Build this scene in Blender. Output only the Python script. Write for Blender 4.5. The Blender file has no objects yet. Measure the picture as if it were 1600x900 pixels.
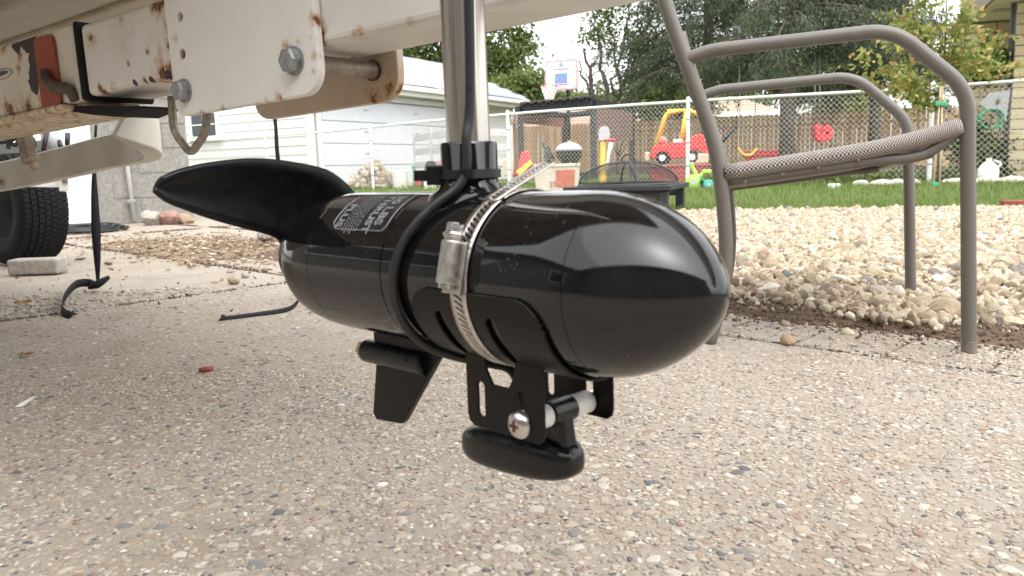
import bpy, bmesh, math, random
import numpy as np
from math import pi, sin, cos, atan2, radians, sqrt
from mathutils import Vector, Matrix, noise as mnoise

random.seed(7)
rng = np.random.default_rng(7)
scene = bpy.context.scene
COL = scene.collection

# ------------------------------------------------------------------ camera, sky, sun, exposure
FPX = 1240.0
PITCH = math.atan((450 - 262) / FPX)
ROLL = 0.029
CAMH = 0.36
f_ = np.array([0, cos(PITCH), -sin(PITCH)])
u0 = np.array([0, sin(PITCH), cos(PITCH)])
r0 = np.array([1.0, 0, 0])
u_ = u0 * cos(ROLL) + r0 * sin(ROLL)
r_ = r0 * cos(ROLL) - u0 * sin(ROLL)
CAM = np.array([0, 0, CAMH])
cam_data = bpy.data.cameras.new("camera")
cam = bpy.data.objects.new("camera", cam_data)
COL.objects.link(cam)
cam.matrix_world = Matrix(((r_[0], u_[0], -f_[0], 0), (r_[1], u_[1], -f_[1], 0), (r_[2], u_[2], -f_[2], CAMH), (0, 0, 0, 1)))
cam_data.sensor_width = 36
cam_data.lens = 36 * FPX / 1600
cam_data.clip_start = 0.02
cam_data.clip_end = 2000
cam_data.dof.use_dof = True
cam_data.dof.focus_distance = 0.95
cam_data.dof.aperture_fstop = 18
scene.camera = cam

SUN_EL, SUN_AZ = radians(56), radians(150)      # azimuth from +Y towards +X
world = bpy.data.worlds.new("World")
scene.world = world
world.use_nodes = True
wn, wl = world.node_tree.nodes, world.node_tree.links
wn.clear()
wo = wn.new("ShaderNodeOutputWorld")
bg = wn.new("ShaderNodeBackground")
hs = wn.new("ShaderNodeHueSaturation")
sky = wn.new("ShaderNodeTexSky")
sky.sky_type = 'NISHITA'
sky.sun_disc = False
sky.sun_elevation = SUN_EL
sky.sun_rotation = SUN_AZ
sky.dust_density = 6.0
sky.air_density = 1.0
hs.inputs["Saturation"].default_value = 0.16
wl.new(sky.outputs[0], hs.inputs["Color"])
ov = wn.new("ShaderNodeMix")              # an even white cloud layer over most of the clear sky
ov.data_type = 'RGBA'
ov.inputs[0].default_value = 0.72
wl.new(hs.outputs[0], ov.inputs[6])
ov.inputs[7].default_value = (3.35, 3.40, 3.48, 1)
wl.new(ov.outputs[2], bg.inputs["Color"])
bg.inputs["Strength"].default_value = 0.15
wl.new(bg.outputs[0], wo.inputs["Surface"])
sun_data = bpy.data.lights.new("sun", 'SUN')
sun_data.energy = 0.5
sun_data.angle = radians(110)
sun_data.color = (1, 0.97, 0.93)
sun = bpy.data.objects.new("sun", sun_data)
COL.objects.link(sun)
sdir = Vector((cos(SUN_EL) * sin(SUN_AZ), cos(SUN_EL) * cos(SUN_AZ), sin(SUN_EL)))
sun.rotation_euler = sdir.to_track_quat('Z', 'Y').to_euler()
scene.view_settings.view_transform = 'Standard'
scene.view_settings.look = 'None'
scene.view_settings.exposure = 2.12
scene.view_settings.gamma = 1
scene.view_settings.use_curve_mapping = False


def ray(x, y):
    return f_ + r_ * ((x - 800) / FPX) - u_ * ((y - 450) / FPX)


def AT(x, y, d):
    return CAM + ray(x, y) * d


def G(x, y, z=0.0):
    v = ray(x, y)
    return CAM + v * ((z - CAMH) / v[2])


def GX(x, d, z=0.0):
    """point of the ground in picture column x at depth d"""
    y = 262.0
    for _ in range(8):
        p = AT(x, y, d)
        y -= (z - p[2]) / d * FPX
    p = AT(x, y, d)
    p[2] = z
    return p


def unit(v):
    v = np.asarray(v, float)
    return v / np.linalg.norm(v)


# ------------------------------------------------------------------ materials
class NT:
    def __init__(s, name):
        s.m = bpy.data.materials.new(name)
        s.m.use_nodes = True
        s.n = s.m.node_tree.nodes
        s.l = s.m.node_tree.links
        s.p = s.n["Principled BSDF"]
        s.out = s.n["Material Output"]

    def node(s, t, ins=None, **props):
        o = s.n.new(t)
        for k, v in props.items():
            setattr(o, k, v)
        for k, v in (ins or {}).items():
            s.set(o.inputs[k], v)
        return o

    def set(s, sock, v):
        if hasattr(v, "is_output"):
            s.l.new(v, sock)
        else:
            if isinstance(v, (tuple, list)) and sock.type == 'RGBA' and len(v) == 3:
                v = (*v, 1)
            sock.default_value = v

    def coord(s, kind="Object"):
        return s.node("ShaderNodeTexCoord").outputs[kind]

    def pos(s):
        return s.node("ShaderNodeNewGeometry").outputs["Position"]

    def noise(s, vec, scale, detail=4, rough=0.55, dist=0.0):
        return s.node("ShaderNodeTexNoise", {"Vector": vec, "Scale": scale, "Detail": detail, "Roughness": rough, "Distortion": dist}).outputs["Fac"]

    def math(s, op, a, b=0.0, clamp=False):
        o = s.node("ShaderNodeMath", operation=op, use_clamp=clamp)
        s.set(o.inputs[0], a)
        s.set(o.inputs[1], b)
        return o.outputs[0]

    def vmath(s, op, a, b=(0, 0, 0)):
        o = s.node("ShaderNodeVectorMath", operation=op)
        s.set(o.inputs[0], a)
        s.set(o.inputs[1], b)
        return o

    def ramp(s, fac, stops, interp='LINEAR'):
        o = s.node("ShaderNodeValToRGB", {"Fac": fac})
        cr = o.color_ramp
        cr.interpolation = interp
        while len(cr.elements) < len(stops):
            cr.elements.new(0.5)
        for e, (p, c) in zip(cr.elements, stops):
            e.position = p
            e.color = (*c, 1) if not isinstance(c, (int, float)) else (c, c, c, 1)
        return o.outputs["Color"]

    def mix(s, fac, a, b, blend='MIX'):
        o = s.node("ShaderNodeMix", data_type='RGBA', blend_type=blend)
        s.set(o.inputs[0], fac)
        s.set(o.inputs[6], a)
        s.set(o.inputs[7], b)
        return o.outputs[2]

    def maprange(s, v, a, b, c=0.0, d=1.0):
        return s.node("ShaderNodeMapRange", {0: v, 1: a, 2: b, 3: c, 4: d}).outputs[0]

    def bump(s, h, strength=0.3, dist=0.002, prev=None):
        ins = {"Height": h, "Strength": strength, "Distance": dist}
        if prev is not None:
            ins["Normal"] = prev
        return s.node("ShaderNodeBump", ins).outputs["Normal"]

    def rnd(s):
        """random value per object and per loose piece"""
        a = s.node("ShaderNodeObjectInfo").outputs["Random"]
        b = s.node("ShaderNodeNewGeometry").outputs["Random Per Island"]
        return s.math('FRACT', s.math('ADD', a, b))

    def fin(s, color=None, rough=None, metal=None, normal=None, spec=None, coat=None):
        for k, v in (("Base Color", color), ("Roughness", rough), ("Metallic", metal), ("Normal", normal), ("Specular IOR Level", spec), ("Coat Weight", coat)):
            if v is not None:
                s.set(s.p.inputs[k], v)
        return s.m


def plain(name, color, rough=0.6, metal=0.0, nscale=40.0, var=0.15, bump=0.1, spec=0.5, bdist=0.001):
    t = NT(name)
    v = t.coord()
    n = t.noise(v, nscale, 5)
    dark = tuple(c * (1 - var) for c in color)
    light = tuple(min(1, c * (1 + var)) for c in color)
    col = t.ramp(n, [(0.3, dark), (0.7, light)])
    n2 = t.noise(v, nscale * 0.13, 3)
    col = t.mix(t.maprange(n2, 0.35, 0.75, 0, var * 1.5), col, tuple(c * 0.6 for c in color))
    r = t.maprange(n, 0.3, 0.7, max(0.02, rough - 0.08), min(1, rough + 0.08))
    return t.fin(col, r, metal, t.bump(n, bump, bdist), spec)


def varied(name, stops, rough=0.75, nscale=60.0, bump=0.3, bdist=0.002, var=0.25, const=True, trans=0.0):
    """colour picked at random for every piece"""
    t = NT(name)
    v = t.coord()
    col = t.ramp(t.rnd(), stops, 'CONSTANT' if const else 'LINEAR')
    n = t.noise(v, nscale, 4)
    k = t.ramp(n, [(0.25, 1 - var), (0.75, 1 + var * 0.3)])
    col = t.mix(1.0, col, k, 'MULTIPLY')
    t.fin(col, rough, 0.0, t.bump(n, bump, bdist) if bump else None, 0.3)
    if trans:
        tr = t.node("ShaderNodeBsdfTranslucent", {"Color": col})
        mx = t.node("ShaderNodeMixShader", {0: trans, 1: t.p.outputs[0], 2: tr.outputs[0]})
        t.l.new(mx.outputs[0], t.out.inputs["Surface"])
    return t.m


def paint(name, base, rusts=(), chips=(), rough=0.45, grime=0.25, rustbase=0.0, dirt=(0.33, 0.27, 0.19)):
    """old white paint: rust and chipped spots at given world places (centre, radius)"""
    t = NT(name)
    v = t.pos()
    n1 = t.noise(t.vmath('MULTIPLY', v, (1, 1, 0.6)).outputs[0], 75, 7, 0.7)
    n2 = t.noise(v, 7, 5, 0.6)
    n3 = t.noise(v, 240, 4, 0.6)
    col = t.mix(t.maprange(n2, 0.45, 0.8, 0, grime), base, dirt)
    col = t.mix(t.maprange(n3, 0.66, 0.72, 0, 0.35), col, (0.22, 0.13, 0.06))

    def field(spots):
        acc = None
        for c, r in spots:
            d = t.vmath('DISTANCE', v, tuple(float(q) for q in c)).outputs["Value"]
            k = t.maprange(d, 0, r * 2.3, 1.0, 0.0)
            acc = k if acc is None else t.math('MAXIMUM', acc, k)
        return acc
    if rusts or rustbase:
        fl = field(rusts) if rusts else 0.0
        s_ = t.math('ADD', t.math('ADD', fl, rustbase), t.math('MULTIPLY', t.math('SUBTRACT', n1, 0.5), 2.6))
        halo = t.maprange(s_, 0.35, 0.85, 0, 0.8)
        core = t.maprange(s_, 0.74, 0.9, 0, 1)
        col = t.mix(halo, col, (0.42, 0.24, 0.10))
        rc = t.ramp(n3, [(0.35, (0.055, 0.022, 0.012)), (0.55, (0.18, 0.065, 0.022)), (0.75, (0.33, 0.15, 0.05))])
        col = t.mix(core, col, rc)
    if chips:
        s_ = t.math('ADD', field(chips), t.math('MULTIPLY', t.math('SUBTRACT', n1, 0.5), 0.9))
        col = t.mix(t.maprange(s_, 0.5, 0.53, 0, 1), col, (0.03, 0.026, 0.03))
    return t.fin(col, t.maprange(n1, 0.3, 0.7, rough - 0.08, rough + 0.2), 0, t.bump(t.math('ADD', n1, t.math('MULTIPLY', n3, 0.4)), 0.25, 0.0012), 0.4)


def aggregate():
    t = NT("exposed_aggregate_concrete")
    v = t.pos()
    vo = t.node("ShaderNodeTexVoronoi", {"Vector": t.vmath('MULTIPLY', v, (1, 1, 0.2)).outputs[0], "Scale": 95.0, "Randomness": 1.0})
    cellr = t.node("ShaderNodeSeparateColor", {0: vo.outputs["Color"]}).outputs[0]
    stone = t.ramp(cellr, [(0.0, (0.315, 0.262, 0.202)), (0.2, (0.375, 0.323, 0.26)), (0.42, (0.42, 0.375, 0.31)), (0.58, (0.29, 0.245, 0.195)),
                           (0.66, (0.46, 0.42, 0.36)), (0.80, (0.29, 0.26, 0.24)), (0.84, (0.38, 0.29, 0.23)), (0.87, (0.47, 0.40, 0.32)), (0.97, (0.20, 0.19, 0.19))], 'CONSTANT')
    edge = t.maprange(vo.outputs["Distance"], 0.30, 0.52, 1, 0)
    fine = t.noise(v, 620, 4, 0.7)
    sand = t.ramp(fine, [(0.3, (0.225, 0.192, 0.158)), (0.5, (0.335, 0.294, 0.246)), (0.72, (0.42, 0.376, 0.322))])
    pick = t.maprange(t.noise(v, 60, 3), 0.40, 0.52, 0, 1)
    col = t.mix(t.math('MULTIPLY', edge, pick), sand, stone)
    big = t.noise(v, 1.7, 5, 0.6)
    col = t.mix(t.maprange(big, 0.42, 0.72, 0, 0.5), col, (0.315, 0.245, 0.17))
    st = t.noise(v, 5.0, 6, 0.65)
    col = t.mix(t.maprange(st, 0.50, 0.74, 0, 0.42), col, (0.18, 0.135, 0.085))
    pits = t.maprange(t.noise(v, 210, 3, 0.6), 0.66, 0.72, 0, 0.6)
    col = t.mix(pits, col, (0.12, 0.10, 0.085))
    h = t.math('ADD', t.math('MULTIPLY', edge, 0.8), t.math('MULTIPLY', fine, 0.7))
    h = t.math('SUBTRACT', h, pits)
    return t.fin(col, 0.85, 0, t.bump(h, 0.75, 0.0022), 0.25)


def motor_paint(name="black_gloss_paint", r0=0.025, r1=0.075, wob=0.04):
    t = NT(name)
    v = t.pos()
    n = t.noise(v, 160, 5, 0.6)
    st = t.node("ShaderNodeMapping", {"Vector": v, "Rotation": (0.3, 0.5, 0.6), "Scale": (70, 900, 420)}).outputs[0]
    sc = t.noise(st, 1.0, 3, 0.6)
    acc = None
    for c, r in SCUFFS:
        d = t.vmath('DISTANCE', v, tuple(float(q) for q in c)).outputs["Value"]
        k = t.maprange(d, 0, r, 1, 0)
        acc = k if acc is None else t.math('MAXIMUM', acc, k)
    s_ = t.math('MULTIPLY', acc, t.maprange(sc, 0.60, 0.72, 0, 1))
    s_ = t.math('MULTIPLY', s_, t.maprange(n, 0.35, 0.6, 0, 1))
    dust = t.maprange(t.noise(v, 30, 6, 0.7), 0.45, 0.85, 0, 0.03)
    specks = t.maprange(t.noise(v, 420, 2), 0.75, 0.79, 0, 0.3)
    col = t.mix(t.math('MAXIMUM', t.math('MAXIMUM', t.math('MULTIPLY', s_, 0.42), dust), specks), (0.003, 0.003, 0.004), (0.30, 0.28, 0.26))
    rgh = t.math('ADD', t.maprange(t.noise(v, 45, 5, 0.65), 0.3, 0.75, r0, r1), t.math('MULTIPLY', s_, 0.4))
    return t.fin(col, rgh, 0, t.bump(t.noise(v, 60, 3), wob, 0.0009), 0.55)


# ------------------------------------------------------------------ mesh building
def tag(o, label=None, cat=None, group=None, kind=None):
    if label:
        o["label"] = label
    if cat:
        o["category"] = cat
    if group:
        o["group"] = group
    if kind:
        o["kind"] = kind
    return o


def thing(name, label, cat, loc=(0, 0, 0), group=None):
    o = bpy.data.objects.new(name, None)
    o.location = [float(q) for q in loc]
    o.empty_display_size = 0.05
    COL.objects.link(o)
    PIV[o.name] = Vector(o.location)
    return tag(o, label, cat, group)


PIV = {}


class MB:
    def __init__(s):
        s.v, s.f, s.uv = [], [], {}

    def add(s, vs, fs):
        b = len(s.v)
        s.v += [tuple(float(c) for c in q) for q in vs]
        s.f += [tuple(i + b for i in q) for q in fs]
        return b

    def box(s, c, ex, ey, ez):
        """ex, ey, ez: half-extent vectors"""
        c, ex, ey, ez = (np.asarray(q, float) for q in (c, ex, ey, ez))
        vs = [c + a * ex + b * ey + d * ez for a in (-1, 1) for b in (-1, 1) for d in (-1, 1)]
        s.add(vs, [(0, 1, 3, 2), (4, 6, 7, 5), (0, 4, 5, 1), (2, 3, 7, 6), (0, 2, 6, 4), (1, 5, 7, 3)])
        return s

    def tube(s, path, r, n=12, caps=True, flat=None):
        P = [np.asarray(p, float) for p in path]
        m = len(P)
        R = r if hasattr(r, "__len__") else [r] * m
        t0 = unit(P[1] - P[0])
        a = np.cross(t0, [0, 0, 1])
        if np.linalg.norm(a) < 1e-3:
            a = np.cross(t0, [1, 0, 0])
        a = unit(a)
        vs = []
        for i in range(m):
            t = unit(P[min(i + 1, m - 1)] - P[max(i - 1, 0)])
            a = unit(a - t * (a @ t))
            b = np.cross(t, a)
            for k in range(n):
                th = 2 * pi * k / n
                vs.append(P[i] + R[i] * (cos(th) * a + sin(th) * b))
        fs = []
        for i in range(m - 1):
            for k in range(n):
                q = (k + 1) % n
                fs.append((i * n + k, i * n + q, (i + 1) * n + q, (i + 1) * n + k))
        if caps:
            fs.append(tuple(range(n - 1, -1, -1)))
            fs.append(tuple((m - 1) * n + k for k in range(n)))
        s.add(vs, fs)
        return s

    def sweep(s, path, prof, up=(0, 0, 1), closed=True, caps=True, ups=None):
        """prof: 2-D points (side, up)"""
        P = [np.asarray(p, float) for p in path]
        m, n = len(P), len(prof)
        vs = []
        for i in range(m):
            t = unit(P[min(i + 1, m - 1)] - P[max(i - 1, 0)])
            upv = np.asarray(ups[i] if ups is not None else up, float)
            a = unit(np.cross(t, upv))
            b = np.cross(a, t)
            for (x, y) in prof:
                vs.append(P[i] + a * x + b * y)
        fs = []
        kk = n if closed else n - 1
        for i in range(m - 1):
            for k in range(kk):
                q = (k + 1) % n
                fs.append((i * n + k, i * n + q, (i + 1) * n + q, (i + 1) * n + k))
        if caps and closed:
            fs.append(tuple(range(n - 1, -1, -1)))
            fs.append(tuple((m - 1) * n + k for k in range(n)))
        s.add(vs, fs)
        return s

    def lathe(s, prof, o, ax, n=32):
        """prof: (distance along axis, radius)"""
        o, ax = np.asarray(o, float), unit(ax)
        a = np.cross(ax, [0, 0, 1])
        if np.linalg.norm(a) < 1e-3:
            a = np.cross(ax, [1, 0, 0])
        a = unit(a)
        b = np.cross(ax, a)
        vs, rings = [], []
        for (h, r) in prof:
            if r < 1e-6:
                rings.append([len(vs)])
                vs.append(o + ax * h)
            else:
                rings.append(list(range(len(vs), len(vs) + n)))
                for k in range(n):
                    th = 2 * pi * k / n
                    vs.append(o + ax * h + r * (cos(th) * a + sin(th) * b))
        fs = []
        for A, B in zip(rings[:-1], rings[1:]):
            for k in range(n):
                q = (k + 1) % n
                if len(A) == 1 and len(B) == 1:
                    continue
                if len(A) == 1:
                    fs.append((A[0], B[q], B[k]))
                elif len(B) == 1:
                    fs.append((A[k], A[q], B[0]))
                else:
                    fs.append((A[k], A[q], B[q], B[k]))
        s.add(vs, fs)
        return s

    def poly(s, pts, th):
        """convex outline pts (3-D) given a thickness vector th, centred"""
        pts = [np.asarray(p, float) for p in pts]
        th = np.asarray(th, float) / 2
        n = len(pts)
        vs = [p - th for p in pts] + [p + th for p in pts]
        fs = [tuple(range(n - 1, -1, -1)), tuple(range(n, 2 * n))]
        fs += [(k, (k + 1) % n, n + (k + 1) % n, n + k) for k in range(n)]
        s.add(vs, fs)
        return s

    def build(s, name, mat, parent=None, smooth=None, bevel=0.0, solid=0.0, sub=0, segs=2):
        me = bpy.data.meshes.new(name)
        me.from_pydata(s.v, [], s.f)
        me.update()
        return finish(me, name, mat, parent, smooth, bevel, solid, sub, segs)


def finish(me, name, mat, parent=None, smooth=None, bevel=0.0, solid=0.0, sub=0, segs=2, fixn=True):
    if fixn:
        bm = bmesh.new()
        bm.from_mesh(me)
        bmesh.ops.recalc_face_normals(bm, faces=bm.faces)
        bm.to_mesh(me)
        bm.free()
    me.materials.append(mat)
    if smooth:
        me.polygons.foreach_set("use_smooth", [True] * len(me.polygons))
        if smooth is not True:
            me.set_sharp_from_angle(angle=radians(smooth))
    # move the origin to the object's own middle-bottom
    o = bpy.data.objects.new(name, me)
    if len(me.vertices):
        co = np.empty(len(me.vertices) * 3)
        me.vertices.foreach_get("co", co)
        co = co.reshape(-1, 3)
        c = (co.min(0) + co.max(0)) / 2
        c[2] = co[:, 2].min()
        co -= c
        me.vertices.foreach_set("co", co.ravel())
        me.update()
        o.location = c
    if solid:
        md = o.modifiers.new("solid", 'SOLIDIFY')
        md.thickness = solid
        md.offset = 0
    if sub:
        md = o.modifiers.new("sub", 'SUBSURF')
        md.levels = md.render_levels = sub
    if bevel:
        md = o.modifiers.new("bevel", 'BEVEL')
        md.width = bevel
        md.segments = segs
        md.limit_method = 'ANGLE'
        md.angle_limit = radians(40)
    COL.objects.link(o)
    set_parent(o, parent)
    return o


def world_origin(o):
    p = Vector(o.location)
    while o.parent:
        o = o.parent
        p = p + Vector(o.location)
    return p


def set_parent(o, parent):
    if parent is not None:
        o.location = Vector(o.location) - world_origin(parent)
        o.parent = parent


def plate(name, mat, o, ex, ey, outline, holes=(), th=0.005, bevel=0.0006, parent=None):
    """flat plate with holes: outline in (ex, ey) coordinates about o"""
    cu = bpy.data.curves.new(name, 'CURVE')
    cu.dimensions = '2D'
    cu.fill_mode = 'BOTH'
    cu.extrude = th / 2 - bevel
    cu.bevel_depth = bevel
    cu.bevel_resolution = 1
    for loop in (outline, *holes):
        sp = cu.splines.new('POLY')
        sp.points.add(len(loop) - 1)
        for q, (x, y) in zip(sp.points, loop):
            q.co = (x, y, 0, 1)
        sp.use_cyclic_u = True
    tmp = bpy.data.objects.new("tmp", cu)
    COL.objects.link(tmp)
    dg = bpy.context.evaluated_depsgraph_get()
    me = bpy.data.meshes.new_from_object(tmp.evaluated_get(dg))
    bpy.data.objects.remove(tmp)
    me.materials.clear()
    ex, ey = unit(ex), unit(ey)
    ez = np.cross(ex, ey)
    M = Matrix(((ex[0], ey[0], ez[0], o[0]), (ex[1], ey[1], ez[1], o[1]), (ex[2], ey[2], ez[2], o[2]), (0, 0, 0, 1)))
    me.transform(M)
    return finish(me, name, mat, parent, 35, fixn=False)


def rrect(x0, y0, x1, y1, r, n=6):
    rs = r if hasattr(r, "__len__") else (r,) * 4
    pts = []
    for (cx, cy, a0, rr) in ((x1 - rs[0], y1 - rs[0], 0, rs[0]), (x0 + rs[1], y1 - rs[1], 90, rs[1]), (x0 + rs[2], y0 + rs[2], 180, rs[2]), (x1 - rs[3], y0 + rs[3], 270, rs[3])):
        for k in range(n + 1):
            th = radians(a0 + 90 * k / n)
            pts.append((cx + rr * cos(th), cy + rr * sin(th)))
    return pts


def circle(cx, cy, r, n=20):
    return [(cx + r * cos(2 * pi * k / n), cy + r * sin(2 * pi * k / n)) for k in range(n)]


def bez(pts, n=8):
    """Catmull-Rom through the points"""
    P = [np.asarray(p, float) for p in pts]
    P = [2 * P[0] - P[1]] + P + [2 * P[-1] - P[-2]]
    out = []
    for i in range(1, len(P) - 2):
        for k in range(n):
            t = k / n
            out.append(0.5 * ((2 * P[i]) + (P[i + 1] - P[i - 1]) * t + (2 * P[i - 1] - 5 * P[i] + 4 * P[i + 1] - P[i + 2]) * t * t + (3 * P[i] - P[i - 1] - 3 * P[i + 1] + P[i + 2]) * t ** 3))
    out.append(P[-2])
    return out


def fillet(pts, r, n=5):
    """polyline with its corners rounded"""
    P = [np.asarray(p, float) for p in pts]
    rs = r if hasattr(r, "__len__") else [r] * len(P)
    out = [P[0]]
    for i in range(1, len(P) - 1):
        a, b, c = P[i - 1], P[i], P[i + 1]
        la, lc = np.linalg.norm(a - b), np.linalg.norm(c - b)
        d = min(rs[i], la * 0.49, lc * 0.49)
        p0, p2 = b + (a - b) / la * d, b + (c - b) / lc * d
        for k in range(n + 1):
            t = k / n
            out.append((1 - t) ** 2 * p0 + 2 * t * (1 - t) * b + t * t * p2)
    out.append(P[-1])
    return out


def scatter_mesh(name, tv, tf, pos, rot, scl, mat, parent=None, smooth=False):
    """many small copies of a template joined in one mesh; rot (n,3,3), scl (n,3)"""
    tv = np.asarray(tv, np.float32)
    n, m = len(pos), len(tv)
    V = (tv[None] * scl[:, None, :])
    V = np.einsum('nij,nmj->nmi', rot, V) + pos[:, None, :]
    V = V.reshape(-1, 3).astype(np.float32)
    k = len(tf[0])
    tf = np.asarray(tf, np.int32)
    Fi = (tf[None] + (np.arange(n, dtype=np.int32) * m)[:, None, None]).reshape(-1, k)
    me = bpy.data.meshes.new(name)
    me.vertices.add(len(V))
    me.vertices.foreach_set("co", V.ravel())
    me.loops.add(Fi.size)
    me.loops.foreach_set("vertex_index", Fi.ravel())
    me.polygons.add(len(Fi))
    me.polygons.foreach_set("loop_start", np.arange(0, Fi.size, k, dtype=np.int32))
    me.polygons.foreach_set("loop_total", np.full(len(Fi), k, np.int32))
    if smooth:
        me.polygons.foreach_set("use_smooth", [True] * len(Fi))
    me.update(calc_edges=True)
    me.materials.append(mat)
    o = bpy.data.objects.new(name, me)
    COL.objects.link(o)
    set_parent(o, parent)
    return o


def rand_rot(n, full=True):
    a = rng.uniform(0, 2 * pi, n)
    c, s = np.cos(a), np.sin(a)
    R = np.zeros((n, 3, 3))
    R[:, 0, 0], R[:, 0, 1], R[:, 1, 0], R[:, 1, 1], R[:, 2, 2] = c, -s, s, c, 1
    if not full:
        return R
    q = rng.normal(size=(n, 4))
    q /= np.linalg.norm(q, axis=1)[:, None]
    w, x, y, z = q.T
    return np.stack([np.stack([1 - 2 * (y * y + z * z), 2 * (x * y - z * w), 2 * (x * z + y * w)], -1),
                     np.stack([2 * (x * y + z * w), 1 - 2 * (x * x + z * z), 2 * (y * z - x * w)], -1),
                     np.stack([2 * (x * z - y * w), 2 * (y * z + x * w), 1 - 2 * (x * x + y * y)], -1)], 1)


def stone_template(seed, sub=1, rough=0.28):
    bm = bmesh.new()
    bmesh.ops.create_icosphere(bm, subdivisions=sub, radius=1.0)
    r = np.random.default_rng(seed)
    for v in bm.verts:
        v.co *= 1 + r.uniform(-rough, rough)
    tv = [tuple(v.co) for v in bm.verts]
    tf = [tuple(v.index for v in f.verts) for f in bm.faces]
    bm.free()
    return tv, tf


def inst(name, mesh, loc, rot, scl, parent):
    o = bpy.data.objects.new(name, mesh)
    o.location = [float(q) for q in loc]
    o.rotation_euler = rot
    o.scale = scl
    COL.objects.link(o)
    set_parent(o, parent)
    return o


def shared_mesh(name, tv, tf, mat, smooth=False):
    me = bpy.data.meshes.new(name)
    me.from_pydata(tv, [], tf)
    me.materials.append(mat)
    if smooth:
        me.polygons.foreach_set("use_smooth", [True] * len(me.polygons))
    me.update()
    return me


# the motor's own frame: T towards its tail, A towards the camera's left, Z up
MO = np.array([0.0002, 0.4228, 0.3029])
MT = unit([-.6959, .7181, -.0071])
MA = np.array([-.7181, -.6959, 0.0])
MZ = unit(np.cross(MT, MA))
MZ = MZ if MZ[2] > 0 else -MZ
RAD = 0.045


def W(t, s, z):
    return MO + MT * t + MA * s + MZ * z


def WC(t, deg, r):
    return W(t, r * cos(radians(deg)), r * sin(radians(deg)))


SCUFFS = [(WC(-0.052, 40, RAD), 0.022), (WC(-0.062, 55, RAD), 0.014), (WC(-0.045, 22, RAD), 0.02), (WC(0.085, 20, RAD), 0.02), (WC(0.10, 60, RAD), 0.012)]

# the tongue's own frame
BD = unit(ray(-980, 398))
BH = unit([-BD[1], BD[0], 0])
BH = BH if BH[1] > 0 else -BH
BU = np.cross(BD, BH)
BU = BU if BU[2] > 0 else -BU
BP = AT(267, 122, .779)


def B(k, h, u):
    """k along the tongue (away), h across (away from camera), u up; from the near lower edge"""
    return BP + BD * k + BH * h + BU * u


def BPX(x, y, h=0.0):
    """tongue coordinates (k, u) of a picture point on the plane at h"""
    v = ray(x, y)
    n = BH
    q = CAM + v * (((BP + BH * h - CAM) @ n) / (v @ n)) - BP
    return q @ BD, q @ BU


# ------------------------------------------------------------------ palette
M_AGG = aggregate()
M_PEB = varied("pebble", [(0, (0.345, 0.29, 0.225)), (0.18, (0.405, 0.35, 0.28)), (0.36, (0.46, 0.41, 0.34)), (0.50, (0.30, 0.255, 0.205)), (0.60, (0.345, 0.27, 0.20)),
                          (0.66, (0.52, 0.475, 0.405)), (0.76, (0.42, 0.345, 0.265)), (0.86, (0.28, 0.185, 0.14)), (0.895, (0.21, 0.20, 0.20)), (0.945, (0.125, 0.125, 0.135)), (0.985, (0.66, 0.63, 0.57))], 0.7, 150, 0.25, 0.001)
M_GRAV = varied("limestone_gravel", [(0, (0.38, 0.305, 0.205)), (0.2, (0.455, 0.38, 0.27)), (0.42, (0.52, 0.455, 0.34)), (0.6, (0.36, 0.285, 0.20)), (0.72, (0.46, 0.385, 0.295)),
                                     (0.82, (0.43, 0.30, 0.225)), (0.87, (0.68, 0.63, 0.53)), (0.94, (0.30, 0.25, 0.20)), (0.985, (0.19, 0.19, 0.20))], 0.85, 90, 0.5, 0.004)
M_SOIL = plain("soil", (0.14, 0.095, 0.065), 0.95, 0, 45, 0.5, 0.9, 0.2, 0.012)
M_LAWNSOIL = plain("lawn_soil", (0.13, 0.15, 0.06), 0.95, 0, 8, 0.35, 0.5, 0.2, 0.01)
M_GRASS = varied("grass_blade", [(0, (0.10, 0.17, 0.035)), (0.4, (0.15, 0.24, 0.055)), (0.75, (0.22, 0.30, 0.085)), (1, (0.36, 0.34, 0.16))], 0.6, 20, 0, const=False, trans=0.35)
M_BLACK = motor_paint()
M_NOSE = motor_paint("black_nose_plastic", 0.05, 0.13, 0.05)
M_PROP = plain("black_prop_plastic", (0.0055, 0.0055, 0.007), 0.40, 0, 120, 0.3, 0.15, 0.3, 0.0005)
M_PLAST = plain("black_plastic", (0.0045, 0.0045, 0.0055), 0.28, 0, 150, 0.3, 0.12, 0.4, 0.0004)
M_RUBBER = plain("black_rubber_cable", (0.013, 0.013, 0.014), 0.45, 0, 200, 0.25, 0.1, 0.45, 0.0003)
M_PCOAT = plain("black_powder_coat", (0.0055, 0.0054, 0.0054), 0.38, 0, 300, 0.3, 0.2, 0.22, 0.0003)
M_STEEL = plain("stainless_band", (0.62, 0.58, 0.54), 0.33, 1.0, 260, 0.12, 0.12, 0.5, 0.0003)
M_BRIGHT = plain("bright_steel_screw", (0.62, 0.60, 0.58), 0.28, 1.0, 180, 0.15, 0.1, 0.5, 0.0003)
M_GALV = plain("galvanised_bolt", (0.36, 0.37, 0.38), 0.5, 0.8, 150, 0.3, 0.4, 0.5, 0.0008)
M_ROD = plain("weathered_steel_rod", (0.33, 0.29, 0.24), 0.55, 0.7, 130, 0.35, 0.5, 0.5, 0.0006)
M_RUSTHOLE = plain("rusted_steel", (0.13, 0.06, 0.03), 0.9, 0.1, 180, 0.5, 0.8, 0.3, 0.0015)
M_NYLON = plain("white_nylon", (0.78, 0.77, 0.74), 0.5, 0, 120, 0.06, 0.1)
M_PRINT = plain("silver_print", (0.22, 0.22, 0.23), 0.5, 0.2, 300, 0.3, 0.05)
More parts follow.
